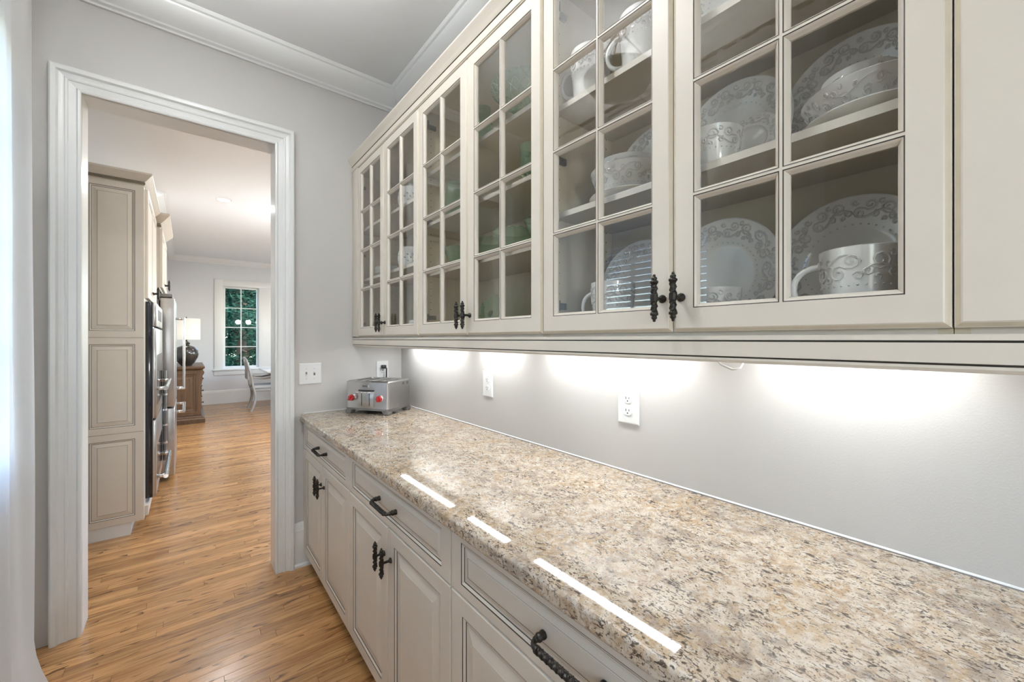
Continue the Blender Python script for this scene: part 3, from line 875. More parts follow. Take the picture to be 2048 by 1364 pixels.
# ------------------------------------------------------------------ switch and outlets
def plate(name, label, cat, wall, a, z, w, h, kind):
    """wall 'right' (faces -x) or 'far' (faces -y); a = coordinate along wall"""
    if wall == 'right': fn = lambda u, v, d: (XW - d, a - u, z + v); loc = (XW, a, z)
    else: fn = lambda u, v, d: (a + u, YF - d, z + v); loc = (a, YF, z)
    t = thing(name, label, cat, loc)
    def bx(mb, u0, u1, v0, v1, d0, d1, mat=0):
        p, q = fn(u0, v0, d0), fn(u1, v1, d1)
        mb.box(min(p[0], q[0]), max(p[0], q[0]), min(p[1], q[1]), max(p[1], q[1]), min(p[2], q[2]), max(p[2], q[2]), mat)
    mb = MB(); mb.rings(lambda u, v, d: fn(u, v, .0065 - d), (-w / 2, w / 2, -h / 2, h / 2), [(0, 0, .0062), (0, 0, .003), (.004, .004, 0)], [0, 0, 0]); mb.obj('cover_plate', 'plate_white', t, smooth=20)
    if kind == 'duplex':
        for s in (1, -1):
            vc = s * .0205
            mb = MB(); pts = []
            for k in range(20):
                an = 2 * PI * k / 20
                pts.append((max(-.0165, min(.0165, .0185 * math.cos(an))), .0145 * math.sin(an)))
            mb.prism(pts, .0060, .0085, lambda u, v, d: fn(u, v + vc, d)); r_ = mb.obj('receptacle', 'plate_white', t, smooth=20)
            mb = MB()
            bx(mb, -.0075, -.0050, vc - .001, vc + .0075, .0084, .0089); bx(mb, .0050, .0072, vc, vc + .0070, .0084, .0089)
            mb.prism([(.0025 * math.cos(k * PI / 4), .0025 * math.sin(k * PI / 4)) for k in range(8)], .0084, .0089, lambda u, v, d: fn(u, v + vc - .0065, d))
            mb.obj('slots', 'slot_dark', r_, smooth=0)
        mb = MB(); mb.prism([(.0022 * math.cos(k * PI / 4), .0022 * math.sin(k * PI / 4)) for k in range(8)], .0063, .0074, lambda u, v, d: fn(u, v, d)); mb.obj('screw', 'plate_white', t, smooth=0)
    if kind == 'switch':
        for s in (-1, 1):
            uc = s * .0225
            mb = MB(); bx(mb, uc - .0045, uc + .0045, -.011, .011, .0063, .0070); tg = mb.obj('toggle_slot', 'grey_plastic', t, smooth=0)
            mb = MB(); mb.prism([(-.004, .0065), (.004, .0065), (.0035, .0175), (-.0035, .0175)], -.0035, .0035, lambda u, d, v: fn(uc + u, v + s * .006 + (d - .0065) * s * .5, d)); mb.obj('toggle', 'plate_white', tg, smooth=0)
            for v in (-.03, .03):
                mb = MB(); mb.prism([(.0025 * math.cos(k * PI / 4), .0025 * math.sin(k * PI / 4)) for k in range(8)], .0063, .0075, lambda u, vv, d: fn(uc + u, v + vv, d)); mb.obj('screw', 'steel', t, smooth=0)
    if kind == 'decora':
        mb = MB(); bx(mb, -.0175, .0175, -.034, .034, .0063, .0085); r_ = mb.obj('receptacle', 'plate_white', t, smooth=0)
        mb = MB()
        for vc in (-.019,):
            bx(mb, -.0075, -.0050, vc - .001, vc + .0075, .0086, .0090); bx(mb, .0050, .0072, vc, vc + .0070, .0086, .0090)
        bx(mb, -.006, .006, -.004, -.001, .0086, .0095); bx(mb, -.006, .006, .001, .004, .0086, .0095)
        mb.obj('slots', 'slot_dark', r_, smooth=0)
        mb = MB(); bx(mb, -.0025, .0025, .048, .052, .0063, .0072); mb.obj('screw', 'plate_white', t, smooth=0)
    return t
plate('outlet', 'white duplex outlet on the lit wall under the wire loop side, nearer one', 'outlet', 'right', .8185, 1.1415, .083, .127, 'duplex')['label'] = 'larger looking white duplex outlet on the backsplash wall, the nearer one'
plate('outlet', 'smaller looking white duplex outlet on the backsplash wall, the farther one', 'outlet', 'right', 1.642, 1.1415, .083, .127, 'duplex')
plate('light_switch', 'white double toggle light switch beside the doorway casing', 'light switch', 'far', .583, 1.154, .126, .128, 'switch')
plate('outlet', 'white outlet behind the toaster with a black plug in it', 'outlet', 'far', 1.033, 1.154, .082, .127, 'decora')

# ------------------------------------------------------------------ toaster
def toaster():
    t = thing('toaster', 'four-slice stainless toaster with red knobs in the counter corner', 'toaster', (.8325, 2.424, .9145))
    t.rotation_euler = (0, 0, R(-56.8))
    W, D, H, Z0 = .150, .240, .200, .036
    def rr(w, y0, y1, r, n=5):
        pts = []
        for cx, cy, a0 in ((w - r, y1 - r, 0), (-w + r, y1 - r, 90), (-w + r, y0 + r, 180), (w - r, y0 + r, 270)):
            for k in range(n + 1):
                a = R(a0 + 90 * k / n); pts.append((cx + r * math.cos(a), cy + r * math.sin(a)))
        return pts
    def loft(mb, layers, mat=0, cap=True):
        n = len(layers[0][0]); vs = []; fs = []
        for pts, z in layers: vs += [(x, y, z) for x, y in pts]
        for i in range(len(layers) - 1):
            for j in range(n):
                fs.append((i * n + j, i * n + (j + 1) % n, (i + 1) * n + (j + 1) % n, (i + 1) * n + j))
        if cap: fs += [tuple(range(n - 1, -1, -1)), tuple((len(layers) - 1) * n + j for j in range(n))]
        mb.add(vs, fs, mat)
    mb = MB(); loft(mb, [(rr(W, .0, D, 0.018), Z0), (rr(W, 0, D, .018), .188)]); link('body', mb.mesh('body', 'steel'), t)
    mb = MB(); loft(mb, [(rr(W + .001, -.001, D + .001, .019), .188), (rr(W + .001, -.001, D + .001, .019), .192), (rr(W - .010, .010, D - .010, .014), H), (rr(W - .022, .022, D - .014, .010), H), (rr(W - .024, .024, D - .016, .010), .193)]); link('top_rim', mb.mesh('top_rim', 'steel'), t)
    for k in range(2):
        for s in (-1, 1):
            mb = MB(); xc = s * .072 + (k - .5) * .062
            mb.box(xc - .014, xc + .014, .040, D - .030, .1932, .1942); link('bread_slot', mb.mesh('bread_slot', 'slot_dark', smooth=0), t)
            mb = MB(); mb.box(xc - .0155, xc - .014, .038, D - .028, .193, .197); mb.box(xc + .014, xc + .0155, .038, D - .028, .193, .197); link('slot_guard', mb.mesh('slot_guard', 'chrome', smooth=0), t)
    mb = MB(); loft(mb, [(rr(W + .002, -.002, D + .002, .019), .024), (rr(W + .002, -.002, D + .002, .019), Z0)]); link('base', mb.mesh('base', 'grey_plastic'), t)
    for sx in (-1, 1):
        for y0 in (-.002, D - .042):
            mb = MB(); xo, xi = sx * (W + .002), sx * (W - .045)
            poly = [(xo, 0), (xi + sx * .012, 0), (xi, .024), (xo, .024)]
            mb.prism(poly, y0, y0 + .044, lambda a, b, s: (a, s, b)); link('foot', mb.mesh('foot', 'grey_plastic', bevel=.004), t)
    mb = MB(); mb.box(-.055, .055, -.010, .002, .045, .138); link('lever_panel', mb.mesh('lever_panel', 'steel', bevel=.003), t)
    for x in (-.027, .027):
        mb = MB(); mb.box(x - .0025, x + .0025, -.0106, -.0096, .052, .126); link('lever_slot', mb.mesh('lever_slot', 'slot_dark', smooth=0), t)
    for x in (-.027, .027):
        mb = MB(); mb.box(x - .0265, x + .0265, -.034, -.0098, .130, .139); link('lever', mb.mesh('lever', 'chrome', bevel=.004), t)
    mb = MB(); mb.box(-.056, .056, -.003, -.0005, .140, .146); link('lever_recess', mb.mesh('lever_recess', 'slot_dark', smooth=0), t)
    for x, a in ((-.098, 35), (.098, 0)):
        M = Matrix.Translation((x, 0, .098)) @ Matrix.Rotation(R(a), 4, 'Y') @ Matrix.Rotation(PI / 2, 4, 'X')
        mb = MB(); mb.lathe([(.0215, 0), (.0215, .006), (.019, .010)], 20, M=M); k_ = link('knob', mb.mesh('knob', 'chrome'), t)
        mb = MB(); mb.lathe([(.0185, .0095), (.0185, .018), (.0165, .024), (0, .0245)], 20, M=M)
        mb2 = MB(); mb2.box(-.005, .005, -.0165, .0165, .022, .034); mb.add([M @ Vector(p) for p in mb2.v], mb2.f)
        link('knob_grip', mb.mesh('knob_grip', 'red_plastic', bevel=.0012), k_)
    for k in range(10):
        s = -1 if k < 5 else 1
        x = s * .075 + (k % 5 - 2) * .017
        mb = MB(); mb.box(x - .005, x + .005, .0085, .0125, .1968, .1985); link('rim_vent', mb.mesh('rim_vent', 'chrome', smooth=0), t)
    for y in (.150, .158, .166, .196, .204, .212):
        mb = MB(); mb.box(W - .001, W + .0005, y - .0028, y + .0028, .170, .174); mb.box(W - .001, W + .0005, y - .0028, y + .0028, .178, .182); link('side_vent', mb.mesh('side_vent', 'slot_dark', smooth=0), t)
    cu = bpy.data.curves.new('badge', 'FONT'); cu.body = 'WOLF'; cu.size = .013; cu.extrude = .0003; cu.align_x = 'CENTER'
    to = bpy.data.objects.new('badge_text', cu); C.objects.link(to)
    me = bpy.data.meshes.new_from_object(to.evaluated_get(bpy.context.evaluated_depsgraph_get()))
    bpy.data.objects.remove(to); me.materials.clear(); me.materials.append(MAT['slot_dark'])
    link('badge', me, t, (-.012, -.0008, .164), (PI / 2, 0, 0))
    mb = MB(); mb.box(.013, .018, -.0012, 0, .161, .176); link('badge_mark', mb.mesh('badge_mark', 'plate_white', smooth=0), t)
toaster()
t = thing('power_plug', 'black plug and cord dropping from the outlet behind the toaster', 'plug', (1.033, 2.675, 1.17))
m = MB(); m.box(1.019, 1.047, 2.655, 2.6865, 1.166, 1.190); m.obj('plug', 'black_rubber', t, bevel=.004)
m = MB(); m.tube([(1.043, 2.668, 1.180), (1.047, 2.658, 1.165), (1.046, 2.655, 1.12), (1.043, 2.655, 1.06), (1.038, 2.662, .98), (1.03, 2.670, .925), (1.02, 2.67, .9185)], .0045, 8); m.obj('cord', 'black_rubber', t, smooth=60)

# ------------------------------------------------------------------ crockery
def spiral(ca, cb, rad, turns, a0, sgn, k=15):
    return [(ca + (rad * (1 - .82 * i / k)) * math.cos(a0 + sgn * turns * 2 * PI * i / k), cb + (rad * (1 - .82 * i / k)) * math.sin(a0 + sgn * turns * 2 * PI * i / k)) for i in range(k + 1)]
def scrolls(length, h, n):
    c = length / n; out = []
    for i in range(n):
        o = i * c; s = 1 if i % 2 == 0 else -1
        f = lambda b: b if s > 0 else h - b
        out.append([(o + c * k / 9, f(h * (.34 + .24 * math.sin(2 * PI * k / 9)))) for k in range(10)])
        for ca, cb, r, tu, a0, sg in ((.26, .68, .31, 1.6, -2.4, 1), (.64, .70, .27, 1.5, -.6, -1), (.84, .30, .26, 1.5, 2.2, -1), (.48, .28, .17, 1.2, 1.2, 1), (.08, .36, .17, 1.2, .4, -1), (.94, .80, .15, 1.1, -2.8, 1), (.44, .86, .12, 1.0, 2.0, -1), (.22, .16, .12, 1.0, -1.0, 1)):
            out.append([(a, f(b)) for a, b in spiral(o + ca * c, cb * h, r * h, tu, a0, sg, 13 if r > .2 else 8)])
    return out
def relief(mb, polys, fn, r):
    for p in polys:
        k = len(p); mb.tube([fn(a, b) for a, b in p], [r * (.75 + .5 * min(1, min(i, k - 1 - i) / 3)) for i in range(k)], 4)
def beads(mb, pts, r):
    for p, nrm in pts:
        p, nrm = Vector(p), Vector(nrm).normalized(); u = nrm.orthogonal().normalized(); v = nrm.cross(u)
        vs = [p + (u * math.cos(k * PI / 3) + v * math.sin(k * PI / 3)) * r for k in range(6)] + [p + nrm * r * .8]
        mb.add(vs, [(k, (k + 1) % 6, 6) for k in range(6)])
def plate_meshes(d, tilt, nm=7):
    R_ = d / 2; rw = R_ * .57; rim_z = .022 * d / .28
    prof = [(0, 0), (rw * .55, 0), (rw * .8, .0), (rw, .004), (rw * 1.08, .007), (R_ * .985, rim_z), (R_, rim_z + .001), (R_, rim_z + .004), (R_ * .985, rim_z + .005), (rw * 1.06, .0125), (rw, .0095), (rw * .9, .0062), (0, .006)]
    zs = lambda r: .0128 + (rim_z + .0048 - .0128) * (r - rw * 1.06) / (R_ * .985 - rw * 1.06)
    # disc faces +z ; stand it up facing -x, leaning back by tilt, lowest point at origin
    M = Matrix.Rotation(R(-tilt), 4, 'Y') if False else Matrix.Identity(4)
    A = Matrix.Rotation(-PI / 2, 4, 'Y')            # +z -> -x
    B = Matrix.Rotation(R(tilt), 4, 'Y')            # lean: top moves to +x
    M = B @ Matrix.Translation((0, 0, R_)) @ A
    body = MB(); body.lathe(prof, 48, M=M)
    low = min(p[2] for p in body.v)
    M = Matrix.Translation((0, 0, -low)) @ M
    body = MB(); body.lathe(prof, 48, M=M)
    rel = MB(); h = R_ * .95 - rw * 1.14; rm = rw * 1.14 + h / 2
    def fn(a, b):
        th = a / rm; r = rw * 1.14 + b
        return M @ Vector((r * math.cos(th), r * math.sin(th), zs(r)))
    relief(rel, scrolls(2 * PI * rm, h, nm), fn, .0023 * d / .28)
    bd = MB(); nb = int(2 * PI * rw / .0125)
    M3 = M.to_3x3()
    beads(bd, [(M @ Vector((rw * 1.04 * math.cos(2 * PI * k / nb), rw * 1.04 * math.sin(2 * PI * k / nb), .0115)), M3 @ Vector((0, 0, 1))) for k in range(nb)], .0024 * d / .28)
    return body.mesh('plate', 'ceramic', smooth=40), rel.mesh('scroll_relief', 'ceramic_relief', smooth=60), bd.mesh('bead_ring', 'ceramic_relief', smooth=0)
DINNER = plate_meshes(.267, 8, 9); CHARGER = plate_meshes(.284, 7, 9); SALAD = plate_meshes(.290, 8, 9); SAUCER = plate_meshes(.150, 20, 7)
def set_plate(ms, label, x, y, z, group='embossed plates stood on edge'):
    t = thing('plate', label, 'plate', (x, y, z), group)
    link('plate_body', ms[0], t); link('scroll_relief', ms[1], t, kind='stuff'); link('bead_ring', ms[2], t, kind='stuff')
    return t
def cup_meshes(rt, rb, h, handle=True, nm=4, band=(.55, .94), flare=0):
    def rad(z): s = z / h; return rb + (rt - rb) * (s ** .8) + flare * max(0, s - .8)
    prof = [(0, .002), (rb * .8, .0)] + [(rad(h * k / 10), h * k / 10) for k in range(11)] + [(rad(h) - .0015, h + .0015), (rad(h) - .004, h)] + [(rad(h * k / 10) - .005, max(.007, h * k / 10)) for k in range(9, 0, -1)] + [(0, .007)]
    prof[2] = (rb, .002)
    body = MB(); body.lathe(prof, 32)
    rel = MB(); zb, zt = h * band[0], h * band[1]
    rm = rad((zb + zt) / 2)
    def fn(a, b): th = a / rm; z = zb + b; r = rad(z) + .0004; return (r * math.cos(th), r * math.sin(th), z)
    relief(rel, scrolls(2 * PI * rm, zt - zb, nm), fn, .0017)
    bd = MB(); zq = zb - .004; nb = int(2 * PI * rad(zq) / .011)
    beads(bd, [((rad(zq) * math.cos(2 * PI * k / nb), rad(zq) * math.sin(2 * PI * k / nb), zq), (math.cos(2 * PI * k / nb), math.sin(2 * PI * k / nb), 0)) for k in range(nb)], .0021)
    hm = None
    if handle:
        hb = MB(); pts = []; rr_ = []
        for k in range(13):
            a = PI * k / 12
            z = h * (.52 + .31 * math.cos(a)); y = rad(z) - .004 + .046 * math.sin(a) ** .8
            pts.append((0, y, z)); rr_.append(.0065 - .001 * math.sin(a))
        hb.tube(pts, rr_, 8); hm = hb.mesh('handle', 'ceramic', smooth=60)
    return body.mesh('cup', 'ceramic', smooth=40), rel.mesh('scroll_relief', 'ceramic_relief', smooth=60), bd.mesh('bead_ring', 'ceramic_relief', smooth=0), hm
MUG = cup_meshes(.060, .050, .135); CUP = cup_meshes(.059, .043, .092, False, band=(.45, .93)); 
BOWL = cup_meshes(.135, .075, .068, False, 7, (.35, .93)); BOWL2 = cup_meshes(.103, .062, .085, False, 6, (.42, .93))
def set_cup(ms, name, label, cat, x, y, z, rot=0, group='embossed cups and bowls'):
    t = thing(name, label, cat, (x, y, z), group); t.rotation_euler = (0, 0, R(rot))
    link('body', ms[0], t); link('scroll_relief', ms[1], t, kind='stuff'); link('bead_ring', ms[2], t, kind='stuff')
    if ms[3]: link('handle', ms[3], t)
    return t
def platter(label, x, y, z, r=.142):
    t = thing('platter', label, 'platter', (x, y, z))
    mb = MB(); mb.lathe([(0, .001), (r * .55, 0), (r * .62, .003), (r * .98, .020), (r, .022), (r * .985, .0245), (r * .62, .008), (0, .006)], 40); link('platter_body', mb.mesh('platter', 'ceramic', smooth=40), t)
Z0, Z1, Z2 = 1.3862, 1.7452, 2.0662
set_plate(CHARGER, 'large embossed charger plate behind the mug, bottom shelf by the right stile', 1.088, .214, Z0)
set_plate(SALAD, 'embossed plate behind the low cup on the bottom shelf', 1.056, .470, Z0)
set_plate(SALAD, 'embossed plate behind the mug reflecting the window blinds', 1.088, .726, Z0)
set_plate(DINNER, 'large embossed plate standing behind the stacked serving bowls', 1.088, .206, Z1)
set_plate(DINNER, 'embossed dinner plate with a small saucer in front, middle shelf', 1.056, .438, Z1)
set_plate(SAUCER, 'small embossed saucer standing in front of a dinner plate', .985, .385, Z1)
set_plate(DINNER, 'embossed dinner plate behind the two nested bowls', 1.088, .675, Z1)
set_plate(DINNER, 'embossed plate behind the two mugs on the top shelf', 1.088, .640, Z2)
set_plate(DINNER, 'embossed plate on the top shelf, only its lower rim in view', 1.02, .405, Z2)
set_cup(MUG, 'mug', 'embossed white mug in front of the large charger plate', 'mug', .930, .169, Z0, 12)
set_cup(MUG, 'mug', 'embossed white mug behind the left door of the dish cabinet, bottom shelf', 'mug', .930, .705, Z0, 8)
set_cup(MUG, 'mug', 'embossed white mug on the top shelf, the left of two', 'mug', .925, .778, Z2, 14)
set_cup(MUG, 'mug', 'embossed white mug on the top shelf, the right of two', 'mug', .925, .606, Z2, 14)
set_cup(CUP, 'cup', 'low embossed cup at the left of the bottom shelf, nearest door', 'cup', .94, .432, Z0)
set_cup(CUP, 'cup', 'low embossed cup in front of the small saucer', 'cup', .925, .425, Z1).scale = (1, 1, .86)
platter('white serving platter under the wide embossed bowl', .980, .165, Z1, .104)
set_cup(BOWL, 'bowl', 'wide embossed bowl resting on a serving platter', 'bowl', .980, .165, Z1 + .0085).scale = (.77, .77, .9)
set_cup(CUP, 'cup', 'embossed cup stacked in the wide serving bowl', 'cup', .985, .180, Z1 + .0180)
platter('white serving platter under the two nested bowls', .978, .695, Z1, .103)
set_cup(BOWL2, 'bowl', 'lower of two nested embossed bowls on a platter', 'bowl', .978, .690, Z1 + .0085)
set_cup(BOWL2, 'bowl', 'upper of two nested embossed bowls on a platter', 'bowl', .978, .690, Z1 + .0300).scale = (.86, .86, 1)

# leaf-painted crockery in the end cabinet
def leaf_quads(mb, fn, na, nb, seed, size):
    rg = random.Random(seed)
    for i in range(na):
        for j in range(nb):
            a = 2 * PI * (i + .5 * (j % 2)) / na; b = (j + .5) / nb
            an = rg.uniform(-1.1, 1.1) + (PI / 2 if rg.random() < .3 else 0)
            ca, sa = math.cos(an), math.sin(an)
            pts = []
            for u, v in ((-1, 0), (0, .36), (1, 0), (0, -.36)):
                pts.append(fn(a, b, size * (u * ca - v * sa), size * (u * sa + v * ca)))
            mb.add(pts, [(0, 1, 2, 3)])
def leafy_pot(name, label, cat, x, y, z, r, h, spout=False):
    t = thing(name, label, cat, (x, y, z), 'leaf-painted crockery')
    def rad(s): return r * (.70 + .30 * math.sin(PI * (.15 + .72 * s)))
    mb = MB(); mb.lathe([(0, 0)] + [(rad(k / 10), h * k / 10) for k in range(11)] + [(rad(1) * .9, h * 1.03), (rad(1) * .85, h), (0, h * .95)], 28); link('body', mb.mesh('body', 'ceramic_plain', smooth=40), t)
    mb = MB(); leaf_quads(mb, lambda a, b, u, v: ((rad(.2 + .45 * b) + .0006) * math.cos(a + u / r), (rad(.2 + .45 * b) + .0006) * math.sin(a + u / r), h * (.22 + .45 * b) + v), 14, 3, 5, .0085); link('leaf_print', mb.mesh('leaf_print', 'leaf_print', smooth=0), t, kind='stuff')
    if spout:
        mb = MB(); mb.lathe([(rad(1) * .9, h), (rad(1) * .6, h * 1.12), (.012, h * 1.18), (.006, h * 1.2), (.012, h * 1.26), (0, h * 1.29)], 20); link('lid', mb.mesh('lid', 'ceramic_plain', smooth=40), t)
        mb = MB(); mb.tube([(0, rad(.3) * .95, h * .3), (0, r * 1.25, h * .5), (0, r * 1.45, h * .8), (0, r * 1.6, h * 1.0)], [.012, .010, .008, .007], 10); link('spout', mb.mesh('spout', 'ceramic_plain', smooth=60), t)
        mb = MB(); mb.tube([(0, -r * (.9 + .45 * math.sin(PI * k / 8)), h * (.85 - .6 * k / 8)) for k in range(9)], .006, 8); link('handle', mb.mesh('handle', 'ceramic_plain', smooth=60), t)
def leafy_plate(label, x, y, z, d):
    t = thing('plate', label, 'plate', (x, y, z), 'leaf-painted crockery')
    Rr = d / 2; Mm = Matrix.Rotation(R(18), 4, 'Y') @ Matrix.Translation((0, 0, Rr + .001)) @ Matrix.Rotation(-PI / 2, 4, 'Y')
    mb = MB(); mb.lathe([(0, 0), (Rr * .6, 0), (Rr, .018), (Rr, .021), (Rr * .62, .006), (0, .005)], 40, M=Mm); link('plate_body', mb.mesh('plate', 'ceramic_plain', smooth=40), t, (0, 0, .006))
    mb = MB(); leaf_quads(mb, lambda a, b, u, v: tuple(Mm @ Vector(((Rr * (.72 + .2 * b) + v) * math.cos(a + u / Rr), (Rr * (.72 + .2 * b) + v) * math.sin(a + u / Rr), .0115 + .006 * b + .002))), 22, 2, 9, .009); link('leaf_print', mb.mesh('leaf_print', 'leaf_print', smooth=0), t, (0, 0, .006), kind='stuff')
leafy_pot('teapot', 'white teapot with painted leaves on the upper shelf', 'teapot', .935, 2.035, Z2, .068, .105, True)
leafy_pot('sugar_bowl', 'round white bowl with painted leaves on the middle shelf', 'bowl', .935, 2.030, Z1, .070, .105)
leafy_plate('leaf-bordered plate behind the round leaf-painted bowl', 1.045, 1.93, Z1, .25)
leafy_plate('leaf-bordered plate on the bottom shelf of the end cabinet', 1.035, 1.90, Z0, .25)
leafy_pot('cup', 'small leaf-painted cup in front of the leaf-bordered plate', 'cup', .935, 1.955, Z0, .050, .075)
for k in range(5):
    t = thing('plate', 'white plate in the flat stack behind the end cabinet door', 'plate', (.99, 2.36, Z1 + k * .0075), 'flat stack of plates')
    mb = MB(); mb.lathe([(0, .0), (.075, 0), (.125, .014), (.127, .017), (.076, .004), (0, .004)], 32); link('plate_body', mb.mesh('plate', 'ceramic_plain', smooth=40), t)

# green pressed glass -------------------------------------------------------
def fl(n, amp): return lambda r, z, a: (r * (1 + amp * math.cos(n * a)), z + amp * .5 * r * math.cos(n * a))
def green(name, label, cat, prof, x, y, z, n=72, mod=None, extra=None):
    t = thing(name, label, cat, (x, y, z), 'green pressed glass')
    mb = MB(); mb.lathe(prof, n, mod=mod)
    if extra: extra(mb)
    link('glass_body', mb.mesh('glass_body', 'green_glass', smooth=50), t)
    return t
G1, G2, G3 = 1.6722, 1.9032, 2.1362
def lattice(mb):
    for s in (-1, 1):
        for i in range(18):
            pts = []
            for k in range(9):
                q = k / 8; r = .035 + (.147 - .035) * q; zz = .105 + .075 * q ** 1.5
                a = 2 * PI * i / 18 + s * q * 1.0
                pts.append((r * math.cos(a), r * math.sin(a), zz - .002))
            mb.tube(pts, .0016, 4)
green('compote', 'green lattice glass compote on a stem, top shelf', 'compote', [(0, 0), (.055, 0), (.05, .006), (.018, .02), (.012, .05), (.016, .085), (.035, .103), (.08, .122), (.12, .152), (.148, .182), (.145, .184), (.115, .156), (.075, .127), (0, .108)], 1.003, 1.168, G3, mod=lambda r, z, a: (r * (1 + (.02 * math.cos(24 * a) if r > .14 else 0)), z), extra=lattice).scale = (.90, .90, 1)
green('pitcher', 'tall green glass jar left of the compote', 'jar', [(0, 0), (.036, 0), (.040, .02), (.044, .10), (.040, .16), (.032, .19), (.036, .215), (.033, .216), (.029, .19), (.037, .16), (.041, .10), (0, .01)], .985, 1.425, G3, 36, mod=fl(12, .025))
def cup_handle(mb): mb.tube([(0, .034 + .024 * math.sin(PI * k / 8), .125 - .08 * k / 8) for k in range(9)], .005, 8)
green('goblet', 'green glass cup with a curled handle on the second shelf', 'cup', [(0, 0), (.03, 0), (.026, .006), (.012, .02), (.012, .04), (.030, .06), (.038, .10), (.040, .150), (.037, .150), (.034, .10), (.026, .064), (0, .05)], .955, 1.080, G2, 36, extra=cup_handle)
green('jar', 'clear greenish glass bowl behind the left green-glass door', 'bowl', [(0, 0), (.04, 0), (.058, .03), (.066, .08), (.062, .13), (.050, .16), (.054, .172), (.051, .172), (.047, .16), (.058, .13), (.062, .08), (0, .01)], .97, 1.60, G2, 40)
FB = [(0, 0), (.030, 0), (.034, .008), (.050, .035), (.068, .075), (.080, .100), (.077, .101), (.064, .077), (.046, .039), (0, .012)]
green('bowl', 'green fluted glass bowl, left one on the lowest glass shelf', 'bowl', FB, .965, 1.365, G1, 96, mod=fl(16, .045))
green('bowl', 'green fluted glass bowl, middle one on the lowest glass shelf', 'bowl', FB, .965, 1.185, G1, 96, mod=fl(16, .045))
green('bowl', 'green fluted glass bowl, right one cut by the door stile', 'bowl', FB, .965, 1.005, G1, 96, mod=fl(16, .045))
green('bowl', 'green fluted glass bowl seen through the left green-glass door', 'bowl', FB, .965, 1.57, G1, 96, mod=fl(16, .045))
t = thing('plate', 'green fluted glass plate leaning at the bottom of the glass cabinet', 'plate', (1.0, 1.425, Z0), 'green pressed glass')
Mm = Matrix.Rotation(R(20), 4, 'Y') @ Matrix.Translation((0, 0, .089)) @ Matrix.Rotation(-PI / 2, 4, 'Y')
mb = MB(); mb.lathe([(0, 0), (.03, 0), (.05, .004), (.083, .014), (.082, .018), (.05, .008), (.03, .005), (0, .005)], 80, M=Mm, mod=fl(20, .03)); link('glass_body', mb.mesh('glass_body', 'green_glass', smooth=50), t, (0, 0, .004))
mb = MB(); mb.lathe([(0, .0055), (.016, .0055), (.014, .0085), (0, .009)], 16, M=Mm); link('medallion', mb.mesh('medallion', 'leaf_print', smooth=40), t, (0, 0, .004))

# ------------------------------------------------------------------ pantry window dressing
def curtain(name, label, ya, yb, xc, amp, folds, seed, puddle=True):
    """hangs on the left wall; gathers in y between ya and yb"""
    rg = random.Random(seed); n = 96; nz = 44
    ph = [rg.uniform(-.3, .3) for _ in range(40)]
    vs = []; fs = []
    for k in range(nz + 1):
        z = 2.86 * (1 - k / nz) + .004
        for i in range(n + 1):
            s = i / n
            w = 2 * PI * folds * s
            x = xc + amp * math.sin(w + .25 * math.sin(3 * z + ph[0])) + .006 * math.sin(2.3 * w + z * 1.7)
            y = ya + (yb - ya) * s + .010 * math.sin(1.7 * z + 4 * s)
            if puddle and z < .20:
                q = (1 - z / .20) ** 1.6
                x += .075 * q * (.6 + .4 * math.sin(w * .7)); y += .02 * q * math.sin(w)
            vs.append((x, y, z))
    for k in range(nz):
        for i in range(n):
            a = k * (n + 1) + i; fs.append((a, a + 1, a + n + 2, a + n + 1))
    t = thing(name, label, 'curtain', (xc, (ya + yb) / 2, 0))
    mb = MB(); mb.add(vs, fs); mb.obj('panel', 'sheer', t, smooth=80)
    return t
curtain('curtain', 'sheer white curtain panel puddling on the floor at the left edge', 1.69, 2.385, -.480, .012, 2.2, 3)
curtain('curtain', 'sheer white curtain panel on the near side of the pantry window', .52, .98, -.485, .028, 4.5, 8)
t = thing('curtain_rod', 'dark metal curtain rod above the pantry window', 'curtain rod', (-.485, 1.45, 2.88))
m = MB(); m.tube([(-.485, .42, 2.88), (-.485, 2.48, 2.88)], .011, 12); m.obj('rod', 'rod_metal', t, smooth=50)
for y in (.42, 2.48):
    s = -1 if y < 1 else 1
    m = MB(); m.lathe([(.011, 0), (.018, .006), (.022, .018), (.016, .030), (0, .034)], 14, (-.485, y, 2.88), M=Matrix.Rotation(-s * PI / 2, 4, 'X')); m.obj('finial', 'rod_metal', t, smooth=50)
for y in (.47, 1.45, 2.43):
    m = MB(); m.tube([(XL, y, 2.86), (-.52, y, 2.862), (-.485, y, 2.872)], .006, 8); m.obj('bracket', 'rod_metal', t, smooth=50)
WYB = 1.95
t = thing('window_blind', 'white slatted blind hanging in the pantry window', 'blind', (XL - .03, (WY0 + WYB) / 2, WZ0))
m = MB(); m.box(XL - .055, XL - .004, WY0 + .016, WYB - .016, WZ1 - .065, WZ1 - .014); m.obj('head_rail', 'blind_white', t, bevel=.003)
mb = MB(); ca, sa = math.cos(R(36)), math.sin(R(36))
mb.prism([(-.024 * ca, -.024 * sa - .001), (.024 * ca, .024 * sa - .001), (.024 * ca, .024 * sa + .001), (-.024 * ca, -.024 * sa + .001)], WY0 + .018, WYB - .018, lambda a, b, s: (a, s - (WY0 + WYB) / 2, b))
slat = mb.mesh('slat', 'blind_white', smooth=0)
k = 0
z = WZ0 + .05
while z < WZ1 - .085:
    link('slat', slat, t, (0, 0, z - WZ0)); z += .042
m = MB(); m.box(XL - .050, XL - .010, WY0 + .018, WYB - .018, WZ0 + .014, WZ0 + .030); m.obj('bottom_rail', 'blind_white', t, bevel=.003)
